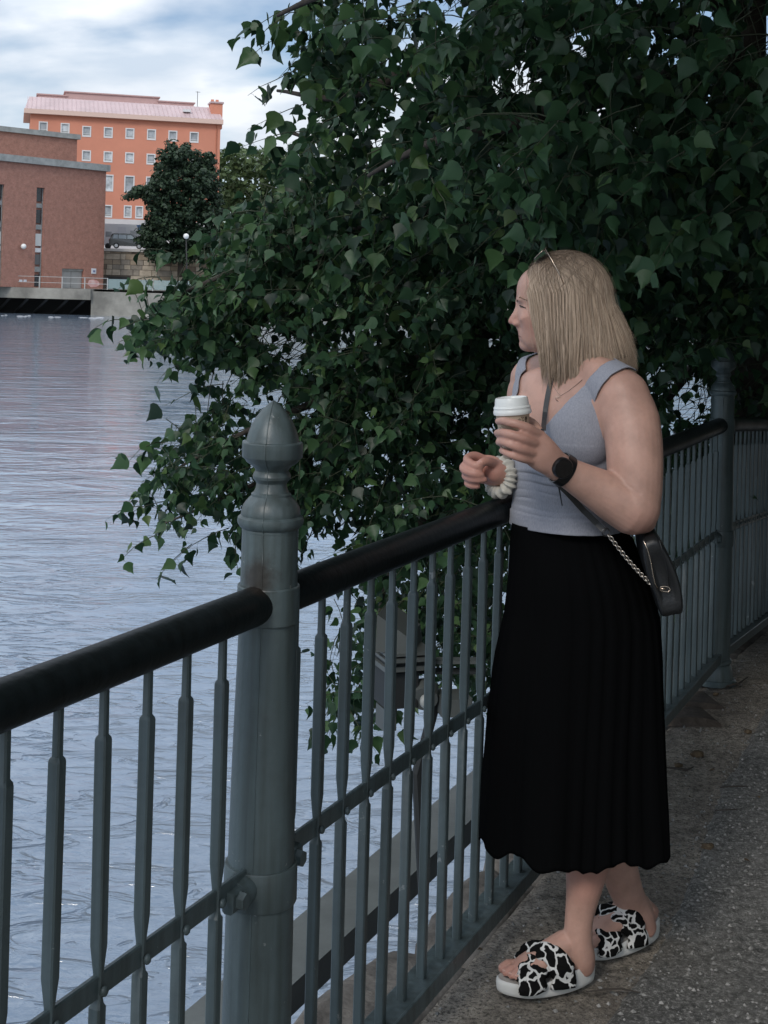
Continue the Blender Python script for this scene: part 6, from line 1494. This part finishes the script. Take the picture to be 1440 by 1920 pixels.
# keep it taut: smooth depth
for _ in range(6): P = [P[0]] + [(P[i - 1] + P[i] * 2 + P[i + 1]) / 4 for i in range(1, len(P) - 1)] + [P[-1]]
P = [p + (ORG - p).normalized() * 0.004 for p in P]
strap_top = ribbon(P, 0.011, 0.003, mat('grey_black_strap', (0.035, 0.04, 0.045), 0.5), 'strap', bag)
q0 = snap2(1033, 896, 0.004)
P = []
for (x, y, D) in ((1020, 880, 3.05), (1040, 900, 3.04), (1065, 925, 3.035), (1095, 958, 3.035), (1120, 982, 3.03), (1134, 996, 3.02)): P.append(U(x, y, D))
ribbon(P, 0.013, 0.003, M_LEA, 'strap', bag)
MB().tube([U(1046, 905, 3.05), U(1050, 925, 3.055), U(1054, 948, 3.06)], [0.0018, 0.0016, 0.0012], 6).build('drawstring', mat('dark_cord', (0.02, 0.024, 0.03), 0.8), to)
def ring(c, r, th, nrm, mat_, nm, par, el=1.0, dirv=None):
    nrm = nrm.normalized(); a = (dirv - nrm * dirv.dot(nrm)).normalized() if dirv is not None else nrm.orthogonal().normalized(); b = nrm.cross(a); n = 16
    P = [c + a * (r * el * math.cos(2 * math.pi * i / n)) + b * (r * math.sin(2 * math.pi * i / n)) for i in range(n + 1)]; return MB().tube(P, th, 6, False).build(nm, mat_, par, smooth=True)
ring(U(1136, 998, 3.01), 0.0085, 0.0016, Vector((0.2, -1, 0)), mat('dark_ring_metal', (0.12, 0.12, 0.12), 0.3, 1.0), 'ring', bag)
# chain of curb links
A0, A1 = U(1141, 1003, 2.99), U(1230, 1104, 2.965); nl_ = 25
for i in range(nl_):
    t = (i + .5) / nl_; c = A0.lerp(A1, t) + Vector((0, 0, -0.006 * math.sin(t * math.pi))); d = (A1 - A0).normalized(); nn = Vector((0.25, -1, 0.2)); nn = nn - d * nn.dot(d); nn.normalize()
    nn = Matrix.Rotation(0.75 * (1 if i % 2 else -1), 3, d) @ nn
    ring(c, 0.0042, 0.0012, nn, M_SILV, 'chain_link', bag, 1.25, d)
ring(U(1233, 1108, 2.96), 0.0065, 0.0016, Vector((0.2, -1, 0)), M_SILV, 'ring', bag)
# bag body: rounded trapezoid seen end-on, soft
ctrl = [(1203, 1012), (1215, 1003), (1230, 1001), (1238, 1012), (1252, 1036), (1264, 1062), (1274, 1092), (1279, 1120), (1278, 1146), (1262, 1150), (1243, 1154), (1236, 1146), (1228, 1120), (1215, 1085), (1204, 1045)]
pts = []
m = len(ctrl)
for i in range(m):
    p0, p1, p2, p3 = ctrl[i - 1], ctrl[i], ctrl[(i + 1) % m], ctrl[(i + 2) % m]
    for k in range(4):
        t = k / 4; w = lambda j: 0.5 * ((2 * p1[j]) + (p2[j] - p0[j]) * t + (2 * p0[j] - 5 * p1[j] + 4 * p2[j] - p3[j]) * t * t + (3 * p1[j] - p0[j] - 3 * p2[j] + p3[j]) * t ** 3); pts.append((w(0), w(1)))
cxb, cyb = sum(p[0] for p in pts) / len(pts), sum(p[1] for p in pts) / len(pts)
V = []; n = len(pts); lay = [(2.955, .55), (2.945, .80), (2.952, .95), (2.975, 1.0), (3.05, 1.03), (3.13, 1.0), (3.155, .9), (3.165, .6)]
for D, sc_ in lay:
    for x, y in pts: V.append(U(cxb + (x - cxb) * sc_, cyb + (y - cyb) * sc_, 2.98) + Vector((0.10 * (D - 2.98), D - 2.98, 0)))
Fc = [(j * n + i, j * n + (i + 1) % n, (j + 1) * n + (i + 1) % n, (j + 1) * n + i) for j in range(len(lay) - 1) for i in range(n)] + [tuple(range(n - 1, -1, -1)), tuple((len(lay) - 1) * n + i for i in range(n))]
bgb = mesh('bag_body', V, Fc, M_LEA, bag, True)
P = [U(x, y, 2.938) for x, y in ((1207, 1014), (1214, 1030), (1220, 1052), (1224, 1075), (1228, 1094), (1234, 1104))]; MB().tube(P, 0.0014, 6).build('zipper', M_METAL, bgb, smooth=True)
P = [U(x, y, 2.940) for x, y in ((1236, 1012), (1244, 1040), (1252, 1075), (1256, 1112))]; MB().tube(P, 0.0011, 6).build('piping', M_LEA, bgb, smooth=True)
pl = [(1238, 1101), (1246, 1099), (1254, 1101), (1257, 1106), (1253, 1110), (1245, 1109), (1238, 1107)]
P = [U(x, y, 2.935) for x, y in pl + pl[:1]]; MB().tube(P, 0.0015, 6, False).build('zip_pull', M_METAL, bgb, smooth=True)
MB().tube([U(1238, 1104, 2.936), U(1249, 1104, 2.936)], 0.0022, 6).build('zip_pull', M_METAL, bgb, smooth=True)
